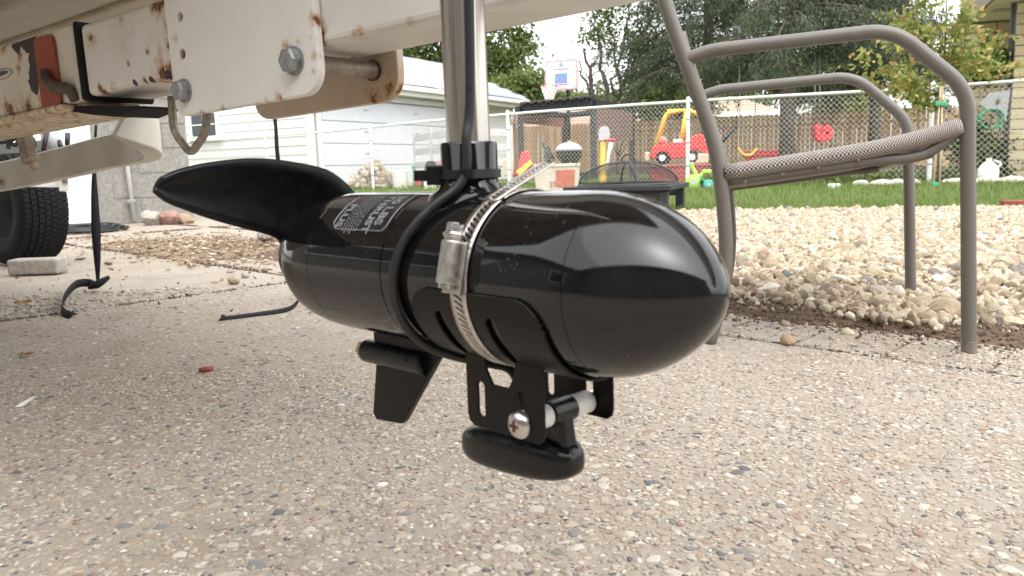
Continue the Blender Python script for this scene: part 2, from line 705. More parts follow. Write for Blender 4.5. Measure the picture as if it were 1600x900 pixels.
M_TAUPE = plain("taupe_enamel_tube", (0.138, 0.125, 0.110), 0.42, 0, 260, 0.08, 0.12, 0.45, 0.0004)
M_STRAP = plain("black_webbing", (0.018, 0.018, 0.022), 0.85, 0, 400, 0.4, 0.5, 0.2, 0.0006)
M_TYRE = plain("tyre_rubber", (0.013, 0.013, 0.014), 0.85, 0, 90, 0.35, 0.4, 0.25, 0.001)
M_GREYRIM = plain("white_steel_rim", (0.62, 0.62, 0.6), 0.5, 0, 60, 0.15, 0.2)
M_REFLECT = plain("faded_red_reflector", (0.30, 0.075, 0.045), 0.6, 0, 160, 0.15, 0.1, 0.3)
M_HULL = plain("dirty_fibreglass_hull", (0.36, 0.31, 0.23), 0.55, 0, 9, 0.28, 0.1, 0.35)
M_FENCE = plain("galvanised_fence", (0.74, 0.75, 0.75), 0.45, 0.15, 50, 0.1, 0.15)
M_WIRE = plain("fence_wire", (0.62, 0.60, 0.57), 0.55, 0.3, 50, 0.15, 0)
M_SIDING = plain("white_siding", (0.70, 0.69, 0.67), 0.6, 0, 12, 0.05, 0.1)
M_DOORW = plain("white_garage_door", (0.62, 0.64, 0.68), 0.5, 0, 5, 0.05, 0.08)
M_TRIM = plain("white_trim", (0.78, 0.77, 0.74), 0.5, 0, 20, 0.05, 0.1)
M_SHING = varied("grey_shingle", [(0, (0.30, 0.32, 0.36)), (0.4, (0.38, 0.40, 0.44)), (0.7, (0.46, 0.48, 0.52))], 0.9, 40, 0.5, 0.004)
M_BLOCK = plain("grey_concrete_block", (0.25, 0.24, 0.22), 0.92, 0, 40, 0.22, 0.8, 0.2, 0.006)
M_MORTAR = plain("mortar", (0.30, 0.28, 0.26), 0.95, 0, 60, 0.2, 0.5, 0.2, 0.003)
M_BRICK = varied("cream_brick", [(0, (0.66, 0.55, 0.36)), (0.35, (0.73, 0.62, 0.42)), (0.7, (0.62, 0.50, 0.32))], 0.85, 35, 0.4, 0.004, 0.15)
M_GLASS = plain("dark_window_glass", (0.03, 0.035, 0.04), 0.08, 0, 3, 0.1, 0, 0.6)
M_PICKET = varied("weathered_picket", [(0, (0.37, 0.235, 0.13)), (0.3, (0.45, 0.29, 0.165)), (0.65, (0.50, 0.34, 0.205))], 0.85, 9, 0.5, 0.004, 0.3)
M_DARKMETAL = plain("black_steel_frame", (0.035, 0.036, 0.04), 0.5, 0.2, 50, 0.2, 0.1)
M_RED = plain("red_toy_plastic", (0.62, 0.045, 0.05), 0.45, 0, 20, 0.1, 0.05)
M_YEL = plain("yellow_toy_plastic", (0.80, 0.50, 0.05), 0.45, 0, 20, 0.08, 0.05)
M_LIME = plain("lime_toy_plastic", (0.33, 0.62, 0.10), 0.45, 0, 20, 0.1, 0.05)
M_TEAL = plain("teal_toy_plastic", (0.06, 0.42, 0.33), 0.45, 0, 20, 0.1, 0.05)
M_GREEN = plain("green_plastic", (0.04, 0.33, 0.14), 0.5, 0, 20, 0.1, 0.05)
M_GREYPL = plain("grey_plastic", (0.42, 0.43, 0.45), 0.5, 0, 25, 0.1, 0.05)
M_TAN = plain("tan_plastic", (0.58, 0.46, 0.34), 0.6, 0, 25, 0.12, 0.1)
M_PINK = plain("brick_red_print", (0.55, 0.20, 0.15), 0.7, 0, 90, 0.4, 0.1)
M_WHITE = plain("white_plastic", (0.80, 0.80, 0.78), 0.45, 0, 20, 0.05, 0.05)
M_ROOFPINK = plain("pale_terracotta_roof", (0.52, 0.36, 0.27), 0.9, 0, 12, 0.15, 0.4)
M_ROOFTAN = plain("tan_roof", (0.47, 0.36, 0.27), 0.9, 0, 12, 0.12, 0.4)
M_BROWNSHADE = plain("brown_canvas", (0.20, 0.125, 0.105), 0.8, 0, 30, 0.15, 0.2)
M_REDSHADE = plain("rust_red_canvas", (0.36, 0.15, 0.10), 0.8, 0, 30, 0.15, 0.2)
M_GREYWOOD = plain("grey_painted_board", (0.50, 0.50, 0.51), 0.75, 0, 12, 0.18, 0.3)
M_BARK = plain("bark", (0.14, 0.115, 0.095), 0.95, 0, 18, 0.4, 1.0, 0.2, 0.02)
M_LEAF = varied("leaf_green", [(0, (0.055, 0.090, 0.026)), (0.35, (0.09, 0.145, 0.038)), (0.7, (0.14, 0.19, 0.052)), (0.93, (0.20, 0.22, 0.07)), (1, (0.32, 0.28, 0.07))], 0.6, 10, 0, const=False, trans=0.4)
M_LEAFY = varied("leaf_yellow_green", [(0, (0.16, 0.24, 0.06)), (0.45, (0.29, 0.33, 0.09)), (0.8, (0.48, 0.42, 0.14)), (1, (0.50, 0.30, 0.13))], 0.6, 10, 0, const=False, trans=0.4)
M_LEAFO = varied("leaf_light_green", [(0, (0.09, 0.15, 0.04)), (0.5, (0.15, 0.21, 0.06)), (1, (0.24, 0.27, 0.09))], 0.6, 10, 0, const=False, trans=0.4)
M_NEEDLE = varied("spruce_needles", [(0, (0.034, 0.054, 0.030)), (0.5, (0.060, 0.088, 0.046)), (0.85, (0.095, 0.12, 0.062)), (1, (0.16, 0.12, 0.07))], 0.7, 10, 0, const=False, trans=0.2)
M_DRYLEAF = varied("dry_leaf", [(0, (0.30, 0.14, 0.05)), (0.5, (0.38, 0.20, 0.08)), (1, (0.22, 0.10, 0.045))], 0.8, 80, 0.3, 0.001)
M_PAPER = plain("white_paper", (0.80, 0.80, 0.80), 0.7, 0, 100, 0.04, 0.1)
M_REDCHIP = plain("brick_chip", (0.27, 0.085, 0.06), 0.9, 0, 160, 0.3, 0.7, 0.2, 0.001)
M_STONEGREY = plain("grey_stone", (0.36, 0.33, 0.29), 0.9, 0, 60, 0.25, 0.8, 0.2, 0.003)
M_CHIPS = varied("wood_chips", [(0, (0.20, 0.13, 0.08)), (0.3, (0.33, 0.24, 0.16)), (0.55, (0.46, 0.38, 0.28)), (0.75, (0.14, 0.09, 0.06)), (0.9, (0.56, 0.50, 0.42))], 0.9, 80, 0.3, 0.002)

# ================================================================== THE SETTING
EN = np.array([cos(radians(45.7)), sin(radians(45.7)), 0])
EM = np.array([-EN[1], EN[0], 0])


def NM(n, m, z=0.0):
    p = EN * n + EM * m
    return np.array([p[0], p[1], z])


def lawn_y(x):
    return 5.82 - 0.27 * x


def px_of(P):
    q = np.asarray(P, float) - CAM
    d = q @ f_
    return 800 + FPX * (q @ r_) / d, 450 - FPX * (q @ u_) / d, d


def structure(name):
    o = bpy.data.objects.new(name, None)
    COL.objects.link(o)
    return tag(o, kind="structure")


ground = MB()
ground.add([(-120, -60, -.07), (120, -60, -.07), (120, 140, -.07), (-120, 140, -.07)], [(0, 1, 2, 3)])
tag(ground.build("ground", M_LAWNSOIL), kind="structure")

# --- patio: big slabs, a border course of small ones, joints left open between them
patio = structure("patio")


def slab(n0, n1, m0, m1, dz=0.0, gap=0.004):
    b = MB()
    c = NM((n0 + n1) / 2, (m0 + m1) / 2, -0.045 + dz)
    b.box(c, EN * ((n1 - n0) / 2 - gap / 2), EM * ((m1 - m0) / 2 - gap / 2), (0, 0, 0.045))
    return b.build("slab", M_AGG, patio, bevel=0.004)


slab(-6, 1.478, -8, 2.39, 0, .020)
slab(-6, 1.478, 2.39, 12, -.003, .026)
mm = [0.335 + 0.172 * k for k in range(-30, 12)]
for a, b_ in zip(mm[:-1], mm[1:]):
    slab(1.478, 1.70, a, b_, random.uniform(-0.002, 0.0), random.uniform(0.004, 0.008))
slab(1.478, 1.70, mm[-1], 3.3, -0.001)
for (n0, n1, m0, m1) in ((1.478, 2.6, 3.3, 5.47), (2.6, 4.0, 3.3, 5.47), (1.478, 2.6, 5.47, 8.5), (2.6, 4.0, 5.47, 8.5)):
    slab(n0, n1, m0, m1, random.uniform(-0.003, 0.0), 0.03)
# soil showing in the joints
jb = MB()
jb.add([NM(-6, -8, -.006), NM(4.2, -8, -.006), NM(4.2, 12, -.006), NM(-6, 12, -.006)], [(0, 1, 2, 3)])
tag(jb.build("soil", M_SOIL), kind="structure")

# pebbles showing in the concrete
dome_v, dome_f = [], []
for ring, (rr, zz) in enumerate(((1.0, -0.35), (0.92, 0.25), (0.55, 0.78))):
    for k in range(8):
        th = 2 * pi * (k + 0.5 * (ring % 2)) / 8
        dome_v.append((rr * cos(th), rr * sin(th), zz))
dome_v.append((0, 0, 1.0))
for ring in range(2):
    for k in range(8):
        q = (k + 1) % 8
        a, b_, c, d = ring * 8 + k, ring * 8 + q, (ring + 1) * 8 + q, (ring + 1) * 8 + k
        dome_f += [(a, b_, c), (a, c, d)]
for k in range(8):
    dome_f.append((16 + k, 16 + (k + 1) % 8, 24))
cand = []
for (cnt, lo, hi, dmax, dmin) in ((26000, 0.0022, 0.0046, 1.45, 0.45), (9000, 0.0042, 0.0085, 2.6, 0.45)):
    d = np.sqrt(rng.uniform(dmin ** 2, dmax ** 2, cnt))
    x = d * rng.uniform(-0.85, 0.85, cnt)
    nn = EN[0] * x + EN[1] * d
    ok = nn < 1.69
    size = lo + (hi - lo) * rng.beta(1.2, 2.8, cnt)
    cand.append(np.stack([x, d, size], 1)[ok])
cand = np.concatenate(cand)
rank = np.argsort(-(cand[:, 2] / cand[:, 1]) * (np.abs(cand[:, 0] / cand[:, 1]) < 0.66) * (cand[:, 1] > 0.62))
big, rest = cand[rank[:300]], cand[rank[300:]]
peb_me = []
for sd in range(5):
    r = np.random.default_rng(sd)
    jit = 1 + r.uniform(-0.22, 0.22, 8)
    tv = [(v[0] * jit[i % 8] if i < 24 else v[0], v[1] * jit[i % 8] if i < 24 else v[1], v[2]) for i, v in enumerate(dome_v)]
    peb_me.append(tv)
sh = [shared_mesh("pebble", tv, dome_f, M_PEB, True) for tv in peb_me]
for i, (x, y, s_) in enumerate(big):
    s_ *= 1.18
    inst("pebble", sh[i % 5], (x, y, 0.0), (random.uniform(-.06, .06), random.uniform(-.06, .06), random.uniform(0, 6.28)), (s_ * random.uniform(1.0, 1.5), s_ * random.uniform(.7, 1.0), random.uniform(0.0007, 0.0022)), patio)
ns = len(rest)
scl = np.stack([rest[:, 2] * rng.uniform(0.9, 1.5, ns), rest[:, 2] * rng.uniform(.65, 1.0, ns), rng.uniform(0.0004, 0.0018, ns)], 1)
o = scatter_mesh("embedded_pebbles", peb_me[1], dome_f, np.stack([rest[:, 0], rest[:, 1], np.zeros(ns)], 1), rand_rot(ns, False), scl, M_PEB, patio, True)
tag(o, kind="stuff")

# --- soil bed under the gravel, with a ragged strip along the patio
def soil_patch(name, fn, n0, n1, m0, m1, step, mat, parent=None):
    b = MB()
    nn, mmx = int((n1 - n0) / step) + 1, int((m1 - m0) / step) + 1
    vs = [NM(n0 + i * step, m0 + j * step, fn(n0 + i * step, m0 + j * step)) for i in range(nn) for j in range(mmx)]
    fs = [(i * mmx + j, (i + 1) * mmx + j, (i + 1) * mmx + j + 1, i * mmx + j + 1) for i in range(nn - 1) for j in range(mmx - 1)]
    b.add(vs, fs)
    return b.build(name, mat, parent, True)


def fbm(x, y, s):
    return mnoise.fractal(Vector((x * s, y * s, 3.1)), 0.7, 2.1, 4)


def bed_h(n, m):
    e = fbm(n, m, 5.0)
    k = min(1, max(0, (n - 1.625 + 0.06 * e) / 0.16))
    return -0.012 + 0.026 * k + 0.006 * fbm(n, m, 30) * k


bed = structure("gravel_bed")
soil_patch("soil", bed_h, 1.56, 2.2, -3.2, 3.25, 0.016, M_SOIL, bed)
b = MB()
b.add([NM(2.19, -6, 0.008), NM(9.79, -6, 0.008), NM(4.62, 3.25, 0.008), NM(2.19, 3.25, 0.008)], [(0, 1, 2, 3)])
b.build("soil", M_SOIL, bed)

cnt = 150000
d = np.sqrt(rng.uniform(1.6 ** 2, 5.9 ** 2, cnt))
x = d * rng.uniform(0.02, 0.80, cnt)
nn = EN[0] * x + EN[1] * d
mmv = EM[0] * x + EM[1] * d
edge = 1.755 + 0.05 * np.sin(mmv * 9) + np.abs(rng.normal(0, 0.07, cnt))
ok = (nn > edge) & (mmv < 3.2) & (d < lawn_y(x) + rng.normal(0, .05, cnt))
G0 = np.stack([x, d, nn], 1)[ok]
keep = rng.random(len(G0)) < 0.68
G0 = G0[keep]
ns = len(G0)
gs = np.clip(np.exp(rng.normal(np.log(0.0096), 0.38, ns)), 0.005, 0.030)
gz = 0.012 + rng.uniform(0.0, 0.020, ns) * np.clip((G0[:, 2] - 1.85) / 0.4, 0.15, 1)
rank = np.argsort(-gs / G0[:, 1] * (G0[:, 0] / G0[:, 1] > 0.25) * (G0[:, 0] / G0[:, 1] < 0.66))
gt = [stone_template(40 + k, 1, 0.20) for k in range(6)]
gt2 = [stone_template(60 + k, 2, 0.15) for k in range(6)]
gme = [shared_mesh("stone", tv, tf, M_GRAV) for tv, tf in gt2]
for i in rank[:300]:
    s_ = gs[i]
    inst("stone", gme[i % 6], (G0[i, 0], G0[i, 1], gz[i] + 0.004), [random.uniform(0, 6.28) for _ in range(3)], (s_ * random.uniform(1, 1.45), s_ * random.uniform(.75, 1.1), s_ * random.uniform(.5, .8)), bed)
ri = rank[300:]
for k in range(6):
  for near in (0, 1):
    sel = ri[k::6]
    sel = sel[(G0[sel, 1] < 2.7) == bool(near)]
    g_t = gt2[k] if near else gt[k]
    m_ = len(sel)
    scl = gs[sel][:, None] * np.stack([rng.uniform(1, 1.6, m_), rng.uniform(.7, 1.1, m_), rng.uniform(.4, .75, m_)], 1)
    o = scatter_mesh("gravel", g_t[0], g_t[1], np.stack([G0[sel, 0], G0[sel, 1], gz[sel]], 1), rand_rot(m_), scl, M_GRAV, bed)
    tag(o, kind="stuff")
# crumbs lying on the soil strip and on the slabs beside it
cnt = 900
n_ = 1.72 + rng.normal(0.06, 0.09, cnt)
m_ = rng.uniform(-2.2, 1.2, cnt)
P = np.outer(n_, EN) + np.outer(m_, EM)
P[:, 2] = np.where(n_ > 1.70, 0.014, 0.001)
sz = np.clip(np.exp(rng.normal(np.log(0.0035), 0.6, cnt)), 0.0015, 0.014)
o = scatter_mesh("gravel_crumbs", gt[0][0], gt[0][1], P, rand_rot(cnt), sz[:, None] * np.array([[1.2, .9, .6]]), M_GRAV, bed)
tag(o, kind="stuff")

cnt = 9000
n_ = 1.72 + rng.normal(0.05, 0.075, cnt)
m_ = rng.uniform(-2.2, 1.4, cnt)
P = np.outer(n_, EN) + np.outer(m_, EM)
P[:, 2] = [max(.0005, bed_h(a, c)) for a, c in zip(n_, m_)]
sz = np.clip(np.exp(rng.normal(np.log(0.0022), 0.5, cnt)), 0.001, 0.007)
M_CLOD = varied("soil_clod", [(0, (0.10, 0.068, 0.046)), (0.4, (0.17, 0.12, 0.085)), (0.75, (0.24, 0.175, 0.125)), (0.92, (0.07, 0.05, 0.036))], .95, 60, .4, .002)
o = scatter_mesh("soil_clods", gt[2][0], gt[2][1], P, rand_rot(cnt), sz[:, None] * np.array([[1.2, 1., .8]]), M_CLOD, bed)
tag(o, kind="stuff")

# dirt and grit gathered along the patio's joints
jp = []
for (n0, m0, n1, m1, c) in ((1.478, -1.6, 1.478, 8, 5200), (.2, 2.39, 1.478, 2.39, 900), (1.478, 3.3, 3.2, 3.3, 700), (2.6, 3.3, 2.6, 8, 2200), (1.478, 5.47, 4, 5.47, 1500)):
    f0 = rng.random(c)
    w0 = .008 + .012 * np.abs(np.sin(f0 * 37) * np.sin(f0 * 11.3))
    keepj = np.sin(f0 * 53 + n0) + np.sin(f0 * 23.7) > -.7
    q_ = np.outer(n0 + (n1 - n0) * f0 + rng.normal(size=c) * w0 * (m0 != m1 or .2), EN) + np.outer(m0 + (m1 - m0) * f0 + rng.normal(size=c) * w0 * (n0 != n1 or .2), EM)
    jp.append(q_[keepj])
P = np.concatenate(jp)
P[:, 2] = .0006
cnt = len(P)
sz = np.clip(np.exp(rng.normal(np.log(0.0030), 0.5, cnt)), 0.0012, 0.009) * np.clip(P[:, 1] / 4.2, .3, 1)
o = scatter_mesh("joint_grit", gt[1][0], gt[1][1], P, rand_rot(cnt), sz[:, None] * np.array([[1.2, 1., .5]]), M_CLOD, patio)
tag(o, kind="stuff")

# --- lawn in front of and behind the fence
b = MB()
b.add([(-60, lawn_y(-60) * 0 + 6.1, -.012), (-2.0, 6.4, -.012), (2.0, lawn_y(2.0) - .08, -.012), (6, lawn_y(6) - .08, -.012), (14, 2.2, -.012), (60, 0, -.012), (60, 90, -.012), (-60, 90, -.012)], [(0, 1, 2, 3, 4, 5, 6, 7)])
tag(b.build("lawn", M_LAWNSOIL), kind="structure")
blade_v = [(-0.5, 0, 0), (0.5, 0, 0), (0.32, 0.12, 0.55), (0.05, 0.42, 1.0), (-0.05, 0.42, 1.0), (-0.32, 0.12, 0.55)]
blade_f = [(0, 1, 2, 5), (5, 2, 3, 4)]
pts = []
for (cnt, d0, d1, lo, hi) in ((30000, 4.2, 6.6, 0.15, 0.8), (26000, 6.4, 10.5, 0.0, 0.8), (26000, 10.5, 19, -0.25, 0.75)):
    d = np.sqrt(rng.uniform(d0 ** 2, d1 ** 2, cnt))
    x = d * rng.uniform(lo, hi, cnt)
    nn = EN[0] * x + EN[1] * d
    mv = EM[0] * x + EM[1] * d
    ok = (d > lawn_y(x) + rng.normal(-.03, .05, cnt)) & ~((mv > 3.3) & (nn < 4.1))
    pts.append(np.stack([x, d], 1)[ok])
pts = np.concatenate(pts)
ns = len(pts)
hgt = rng.uniform(0.035, 0.075, ns) * np.clip(pts[:, 1] / 8, 0.9, 1.5)
clump = np.array([mnoise.noise(Vector((p[0] * 2.2, p[1] * 2.2, 0))) for p in pts])
hgt *= 1 + 0.5 * clump
scl = np.stack([rng.uniform(.0028, .006, ns) * np.clip(pts[:, 1] / 6, 1, 2.4), hgt, hgt], 1)
o = scatter_mesh("grass", blade_v, blade_f, np.stack([pts[:, 0], pts[:, 1], np.full(ns, -0.014)], 1), rand_rot(ns, False), scl, M_GRASS)
tag(o, "short green grass growing between the gravel and the far wooden fence", "grass", kind="stuff")

# --- dirt patch with wood chips on the left slabs
pc = G(345, 388)
pn, pm = pc @ EN, pc @ EM


def patch_h(n, m):
    a, c = (n - pn) / 0.42, (m - pm) / 1.15
    k = 1 - sqrt(a * a + c * c) + 0.35 * fbm(n, m, 2.5)
    return -0.012 + 0.03 * min(1, max(0, k * 2.2)) + 0.006 * fbm(n, m, 22)


dirt = structure("dirt_patch")
soil_patch("soil", patch_h, pn - .8, pn + .8, pm - 1.7, pm + 1.7, 0.03, plain("pale_soil", (0.24, 0.175, 0.12), 0.95, 0, 40, 0.5, 0.9, 0.2, 0.01), dirt)
cnt = 3800
q = rng.normal(size=(cnt, 2)) * np.array([[0.24, 0.62]])
P = np.outer(pn + q[:, 0], EN) + np.outer(pm + q[:, 1], EM)
P[:, 2] = [max(0.001, patch_h(a, c)) + 0.004 for a, c in zip(pn + q[:, 0], pm + q[:, 1])]
sz = np.clip(np.exp(rng.normal(np.log(0.0045), 0.5, cnt)), .0015, .018)
o = scatter_mesh("wood_chips", gt[3][0], gt[3][1], P, rand_rot(cnt, False), sz[:, None] * np.stack([rng.uniform(1, 2.2, cnt), rng.uniform(.5, 1, cnt), rng.uniform(.2, .45, cnt)], 1), M_CHIPS, dirt)
tag(o, kind="stuff")
cnt = 500
P = np.stack([rng.uniform(-2.9, -.4, cnt), rng.uniform(2.0, 5.6, cnt), np.full(cnt, .001)], 1)
sz = np.clip(np.exp(rng.normal(np.log(0.003), 0.5, cnt)), .0015, .008)
o = scatter_mesh("litter", gt[4][0], gt[4][1], P, rand_rot(cnt), sz[:, None] * np.array([[1.5, .8, .5]]), M_CHIPS, dirt)
tag(o, kind="stuff")
# three stones one can pick out on and beside the dirt patch
for (x, y, d_, s_, lab, mt) in ((416, 384, 0.03, 0.045, "grey angular stone lying on the right end of the dirt patch", M_STONEGREY),
                                (365, 443, 0, 0.017, "small brown stone on the slab between dirt patch and black strap end", M_CHIPS),
                                (383, 433, 0, 0.014, "tiny dark pebble on the slab just below the dirt patch", M_STONEGREY),
                                (1230, 538, 0, 0.015, "small brown stone lying on the patio behind the motor's nose", M_CHIPS),
                                (240, 351, 0, 0.085, "pale round fieldstone at the foot of the grey block wall", M_STONEGREY),
                                (266, 350, 0, 0.085, "reddish fieldstone beside the pale one at the block wall", plain("red_fieldstone", (0.30, 0.18, 0.145), 0.9, 0, 30, 0.25, 0.6)),
                                (289, 349, 0, 0.06, "small tan fieldstone at the right end of the block wall", M_CHIPS),
                                (1474, 505, 0.01, 0.034, "largest cream limestone lump on the soil by the chair's front legs", M_GRAV),
                                (1583, 516, 0.0, 0.022, "flat tan stone on the patio edge at the right border", M_GRAV)):
    p = G(x, y)
    tv, tf = stone_template(int(x), 2, 0.14)
    me = shared_mesh("stone", [(v[0] * s_ * 1.25, v[1] * s_ * 0.95, v[2] * s_ * 0.75) for v in tv], tf, mt)
    o = inst("loose_stone", me, (p[0], p[1], d_ + s_ * 0.55), (0.1, 0.15, x), (1, 1, 1), None)
    tag(o, lab, "stone", "loose stones")

# ================================================================== BUILDINGS
X3, Y3, Z3 = np.eye(3)


def boxpart(name, mat, parent, c, ex, ey, ez, bevel=0.0):
    return MB().box(c, ex, ey, ez).build(name, mat, parent, bevel=bevel)


def basis(p, q):
    """origin, along, outward (towards the camera) of a wall from p to q on the ground"""
    e = unit([q[0] - p[0], q[1] - p[1], 0])
    n = np.array([e[1], -e[0], 0])
    if (CAM - np.asarray(p)) @ n < 0:
        n = -n
    return np.array([p[0], p[1], 0.0]), e, n


# --- grey block garage on the left, behind the trailer
p, e, n = basis(G(-60, 364), G(304, 343))
L = np.linalg.norm(G(304, 343) - G(-60, 364))
gar = thing("block_garage", "grey concrete block outbuilding behind the trailer, white door at its left", "garage", p + e * L / 2)
boxpart("wall", M_BLOCK, gar, p + e * L / 2 - n * 0.106 + Z3 * 1.3, e * (L / 2 - .01), n * 0.10, Z3 * 1.3)
bw, bh = 0.40, 0.20
me = MB().box((0, 0, 0), e * (bw / 2 - .003), n * 0.02, Z3 * (bh / 2 - .003))
proto = me.build("block", M_BLOCK, gar, bevel=0.004)
proto_me = proto.data
bpy.data.objects.remove(proto)
tdoor = None
d0, d1 = (G(90, 356) - p) @ e, (G(152, 352) - p) @ e     # the white door
for r in range(12):
    k = L - bw / 2 - (bw / 2 if r % 2 else 0)
    if r % 2:
        o = inst("block", proto_me, p + e * (L - bw / 4) - n * 0.02 + Z3 * (bh * r + 0.005), (0, 0, 0), (1, 1, 1), None)
        hw = MB().box(p + e * (L - bw / 4) - n * 0.02 + Z3 * (bh * (r + .5)), e * (bw / 4 - .005), n * 0.02, Z3 * (bh / 2 - .005)).build("block", M_BLOCK, gar, bevel=.004)
        bpy.data.objects.remove(o)
    while k - bw / 2 > d1:
        inst("block", proto_me, p + e * k - n * 0.02 + Z3 * (bh * r + 0.005), (0, 0, 0), (1, 1, 1), gar)
        k -= bw
dr = boxpart("door", plain("white_blue_door", (0.70, 0.74, 0.80), 0.45, 0, 8, 0.05, 0.05), gar, p + e * (d0 + d1) / 2 + Z3 * 1.1 - n * 0.015, e * ((d1 - d0) / 2), n * 0.02, Z3 * 1.08, 0.004)
boxpart("door_frame", M_TRIM, gar, p + e * d1 + Z3 * 1.1 + n * 0.006, e * 0.018, n * 0.025, Z3 * 1.1, 0.003)
boxpart("door_knob", M_DARKMETAL, dr, AT(111, 320, (p + e * d1 - CAM) @ f_), e * .012, n * .02, Z3 * .012, .004)
boxpart("white_panel", M_TRIM, gar, p + e * (d0 / 2 - .02) + Z3 * 1.1 - n * 0.012, e * (d0 / 2 - .02), n * 0.02, Z3 * 1.1)
ck = (G(207, 348) - p) @ e
cp = MB().tube([p + e * ck + n * 0.03 + Z3 * 0.02, p + e * (ck - .015) + n * 0.03 + Z3 * 0.62, p + e * (ck - .02) + n * 0.03 + Z3 * 1.9], 0.018, 10)
cp.build("conduit", M_GREYWOOD, gar, True)
for zz in (0.18, 0.55):
    boxpart("conduit_strap", M_GALV, gar, p + e * (ck - .01) + n * 0.035 + Z3 * zz, e * .032, n * .018, Z3 * .012, .002)
boxpart("drain_pipe", M_STONEGREY, gar, p + e * ((G(290, 344) - p) @ e - .28) + n * 0.03 + Z3 * 1.25, e * 0.012, n * 0.02, Z3 * 0.62)
boxpart("roof", M_GREYWOOD, gar, p + e * L / 2 - n * 1.2 + Z3 * 2.66, e * (L / 2 + .2), n * 1.5, Z3 * 0.05)

# --- unseen house added left of and behind the camera, for the motor's dark reflections
hm = thing("house", "unseen added house left of the trailer, only mirrored in the motor's black side", "house", (-7.5, -1.5, 0))
boxpart("wall", M_BLOCK, hm, (-7.5, -1.5, 1.4), X3 * 2.0, Y3 * 5.0, Z3 * 1.4)
q = MB()
q.add([(-5.0, -6.9, 2.75), (-5.0, 3.9, 2.75), (-7.5, 3.9, 4.1), (-7.5, -6.9, 4.1), (-10, -6.9, 2.75), (-10, 3.9, 2.75)], [(0, 1, 2, 3), (3, 2, 5, 4), (0, 3, 4), (1, 5, 2), (0, 4, 5, 1)])
q.build("roof", M_SHING, hm)
boxpart("wing_wall", M_BLOCK, hm, (-1.0, -5.0, 1.5), X3 * 6.5, Y3 * 1.6, Z3 * 1.5)
q = MB()
q.add([(-7.9, -3.0, 2.95), (5.9, -3.0, 2.95), (5.9, -5.0, 4.6), (-7.9, -5.0, 4.6), (-7.9, -7.0, 2.95), (5.9, -7.0, 2.95)], [(0, 1, 2, 3), (3, 2, 5, 4), (0, 3, 4), (1, 5, 2), (0, 4, 5, 1)])
q.build("wing_roof", M_SHING, hm)
for yy in (-4.6, -1.4, 1.6):
    w_ = boxpart("window", M_TRIM, hm, (-5.47, yy, 1.5), X3 * .04, Y3 * .7, Z3 * .6)
    boxpart("pane", M_GLASS, w_, (-5.42, yy, 1.5), X3 * .02, Y3 * .6, Z3 * .5)

# --- coil of black hose in front of it
hc = G(135, 362)
cb = MB()
path = []
for k in range(150):
    th = k * 0.24
    rr = 0.24 - 0.022 * (k // 26) + 0.006 * sin(k * .7)
    path.append((hc[0] + rr * cos(th) * 1.1, hc[1] + rr * sin(th), 0.014 + 0.012 * ((k // 26) % 3) + 0.004 * sin(k)))
tag(cb.tube(path, 0.011, 8).build("hose_coil", M_RUBBER, None, True), "coil of black hose on the ground beside the white door", "hose")

# --- white garage beyond the fence: sided end wall, door front receding to the right
gc = GX(490, 18.0)                      # near corner
ed = unit([*(ray(1489, 248)[:2]), 0])    # along the door front
ew = np.array([-ed[1], ed[0], 0])
ew = ew if ew[0] < 0 else -ew            # along the sided wall, to the left
wg = thing("white_garage", "white sided garage with grey shingle roof beyond the chain link fence", "garage", gc)
LD, LW, HE = 9.5, 5.6, 2.45
boxpart("wall", M_SIDING, wg, gc + ed * LD / 2 + ew * LW / 2 + Z3 * HE / 2, ed * (LD / 2 - .03), ew * (LW / 2 - .03), Z3 * HE / 2)
bs = 0.20
sm = MB()
sm.sweep([(0, 0, 0), tuple(ew * LW)], [(0.0, 0.0), (0.028, 0.0), (0.006, bs), (0.0, bs)])
for r in range(int(HE / bs)):
    q = MB()
    c = gc + Z3 * (bs * r)
    a, bb = c - ew * .02, c + ew * LW
    out = -ed
    q.add([a + out * 0.03, bb + out * 0.03, bb + out * .004 + Z3 * bs, a + out * .004 + Z3 * bs, a - out * .02, bb - out * .02], [(0, 1, 2, 3), (0, 4, 5, 1), (4, 0, 3)])
    q.build("siding_board", M_SIDING, wg)
boxpart("corner_trim", M_TRIM, wg, gc - ed * 0.01 - ew * .02 + Z3 * HE / 2, ed * .07, ew * .07, Z3 * (HE / 2))
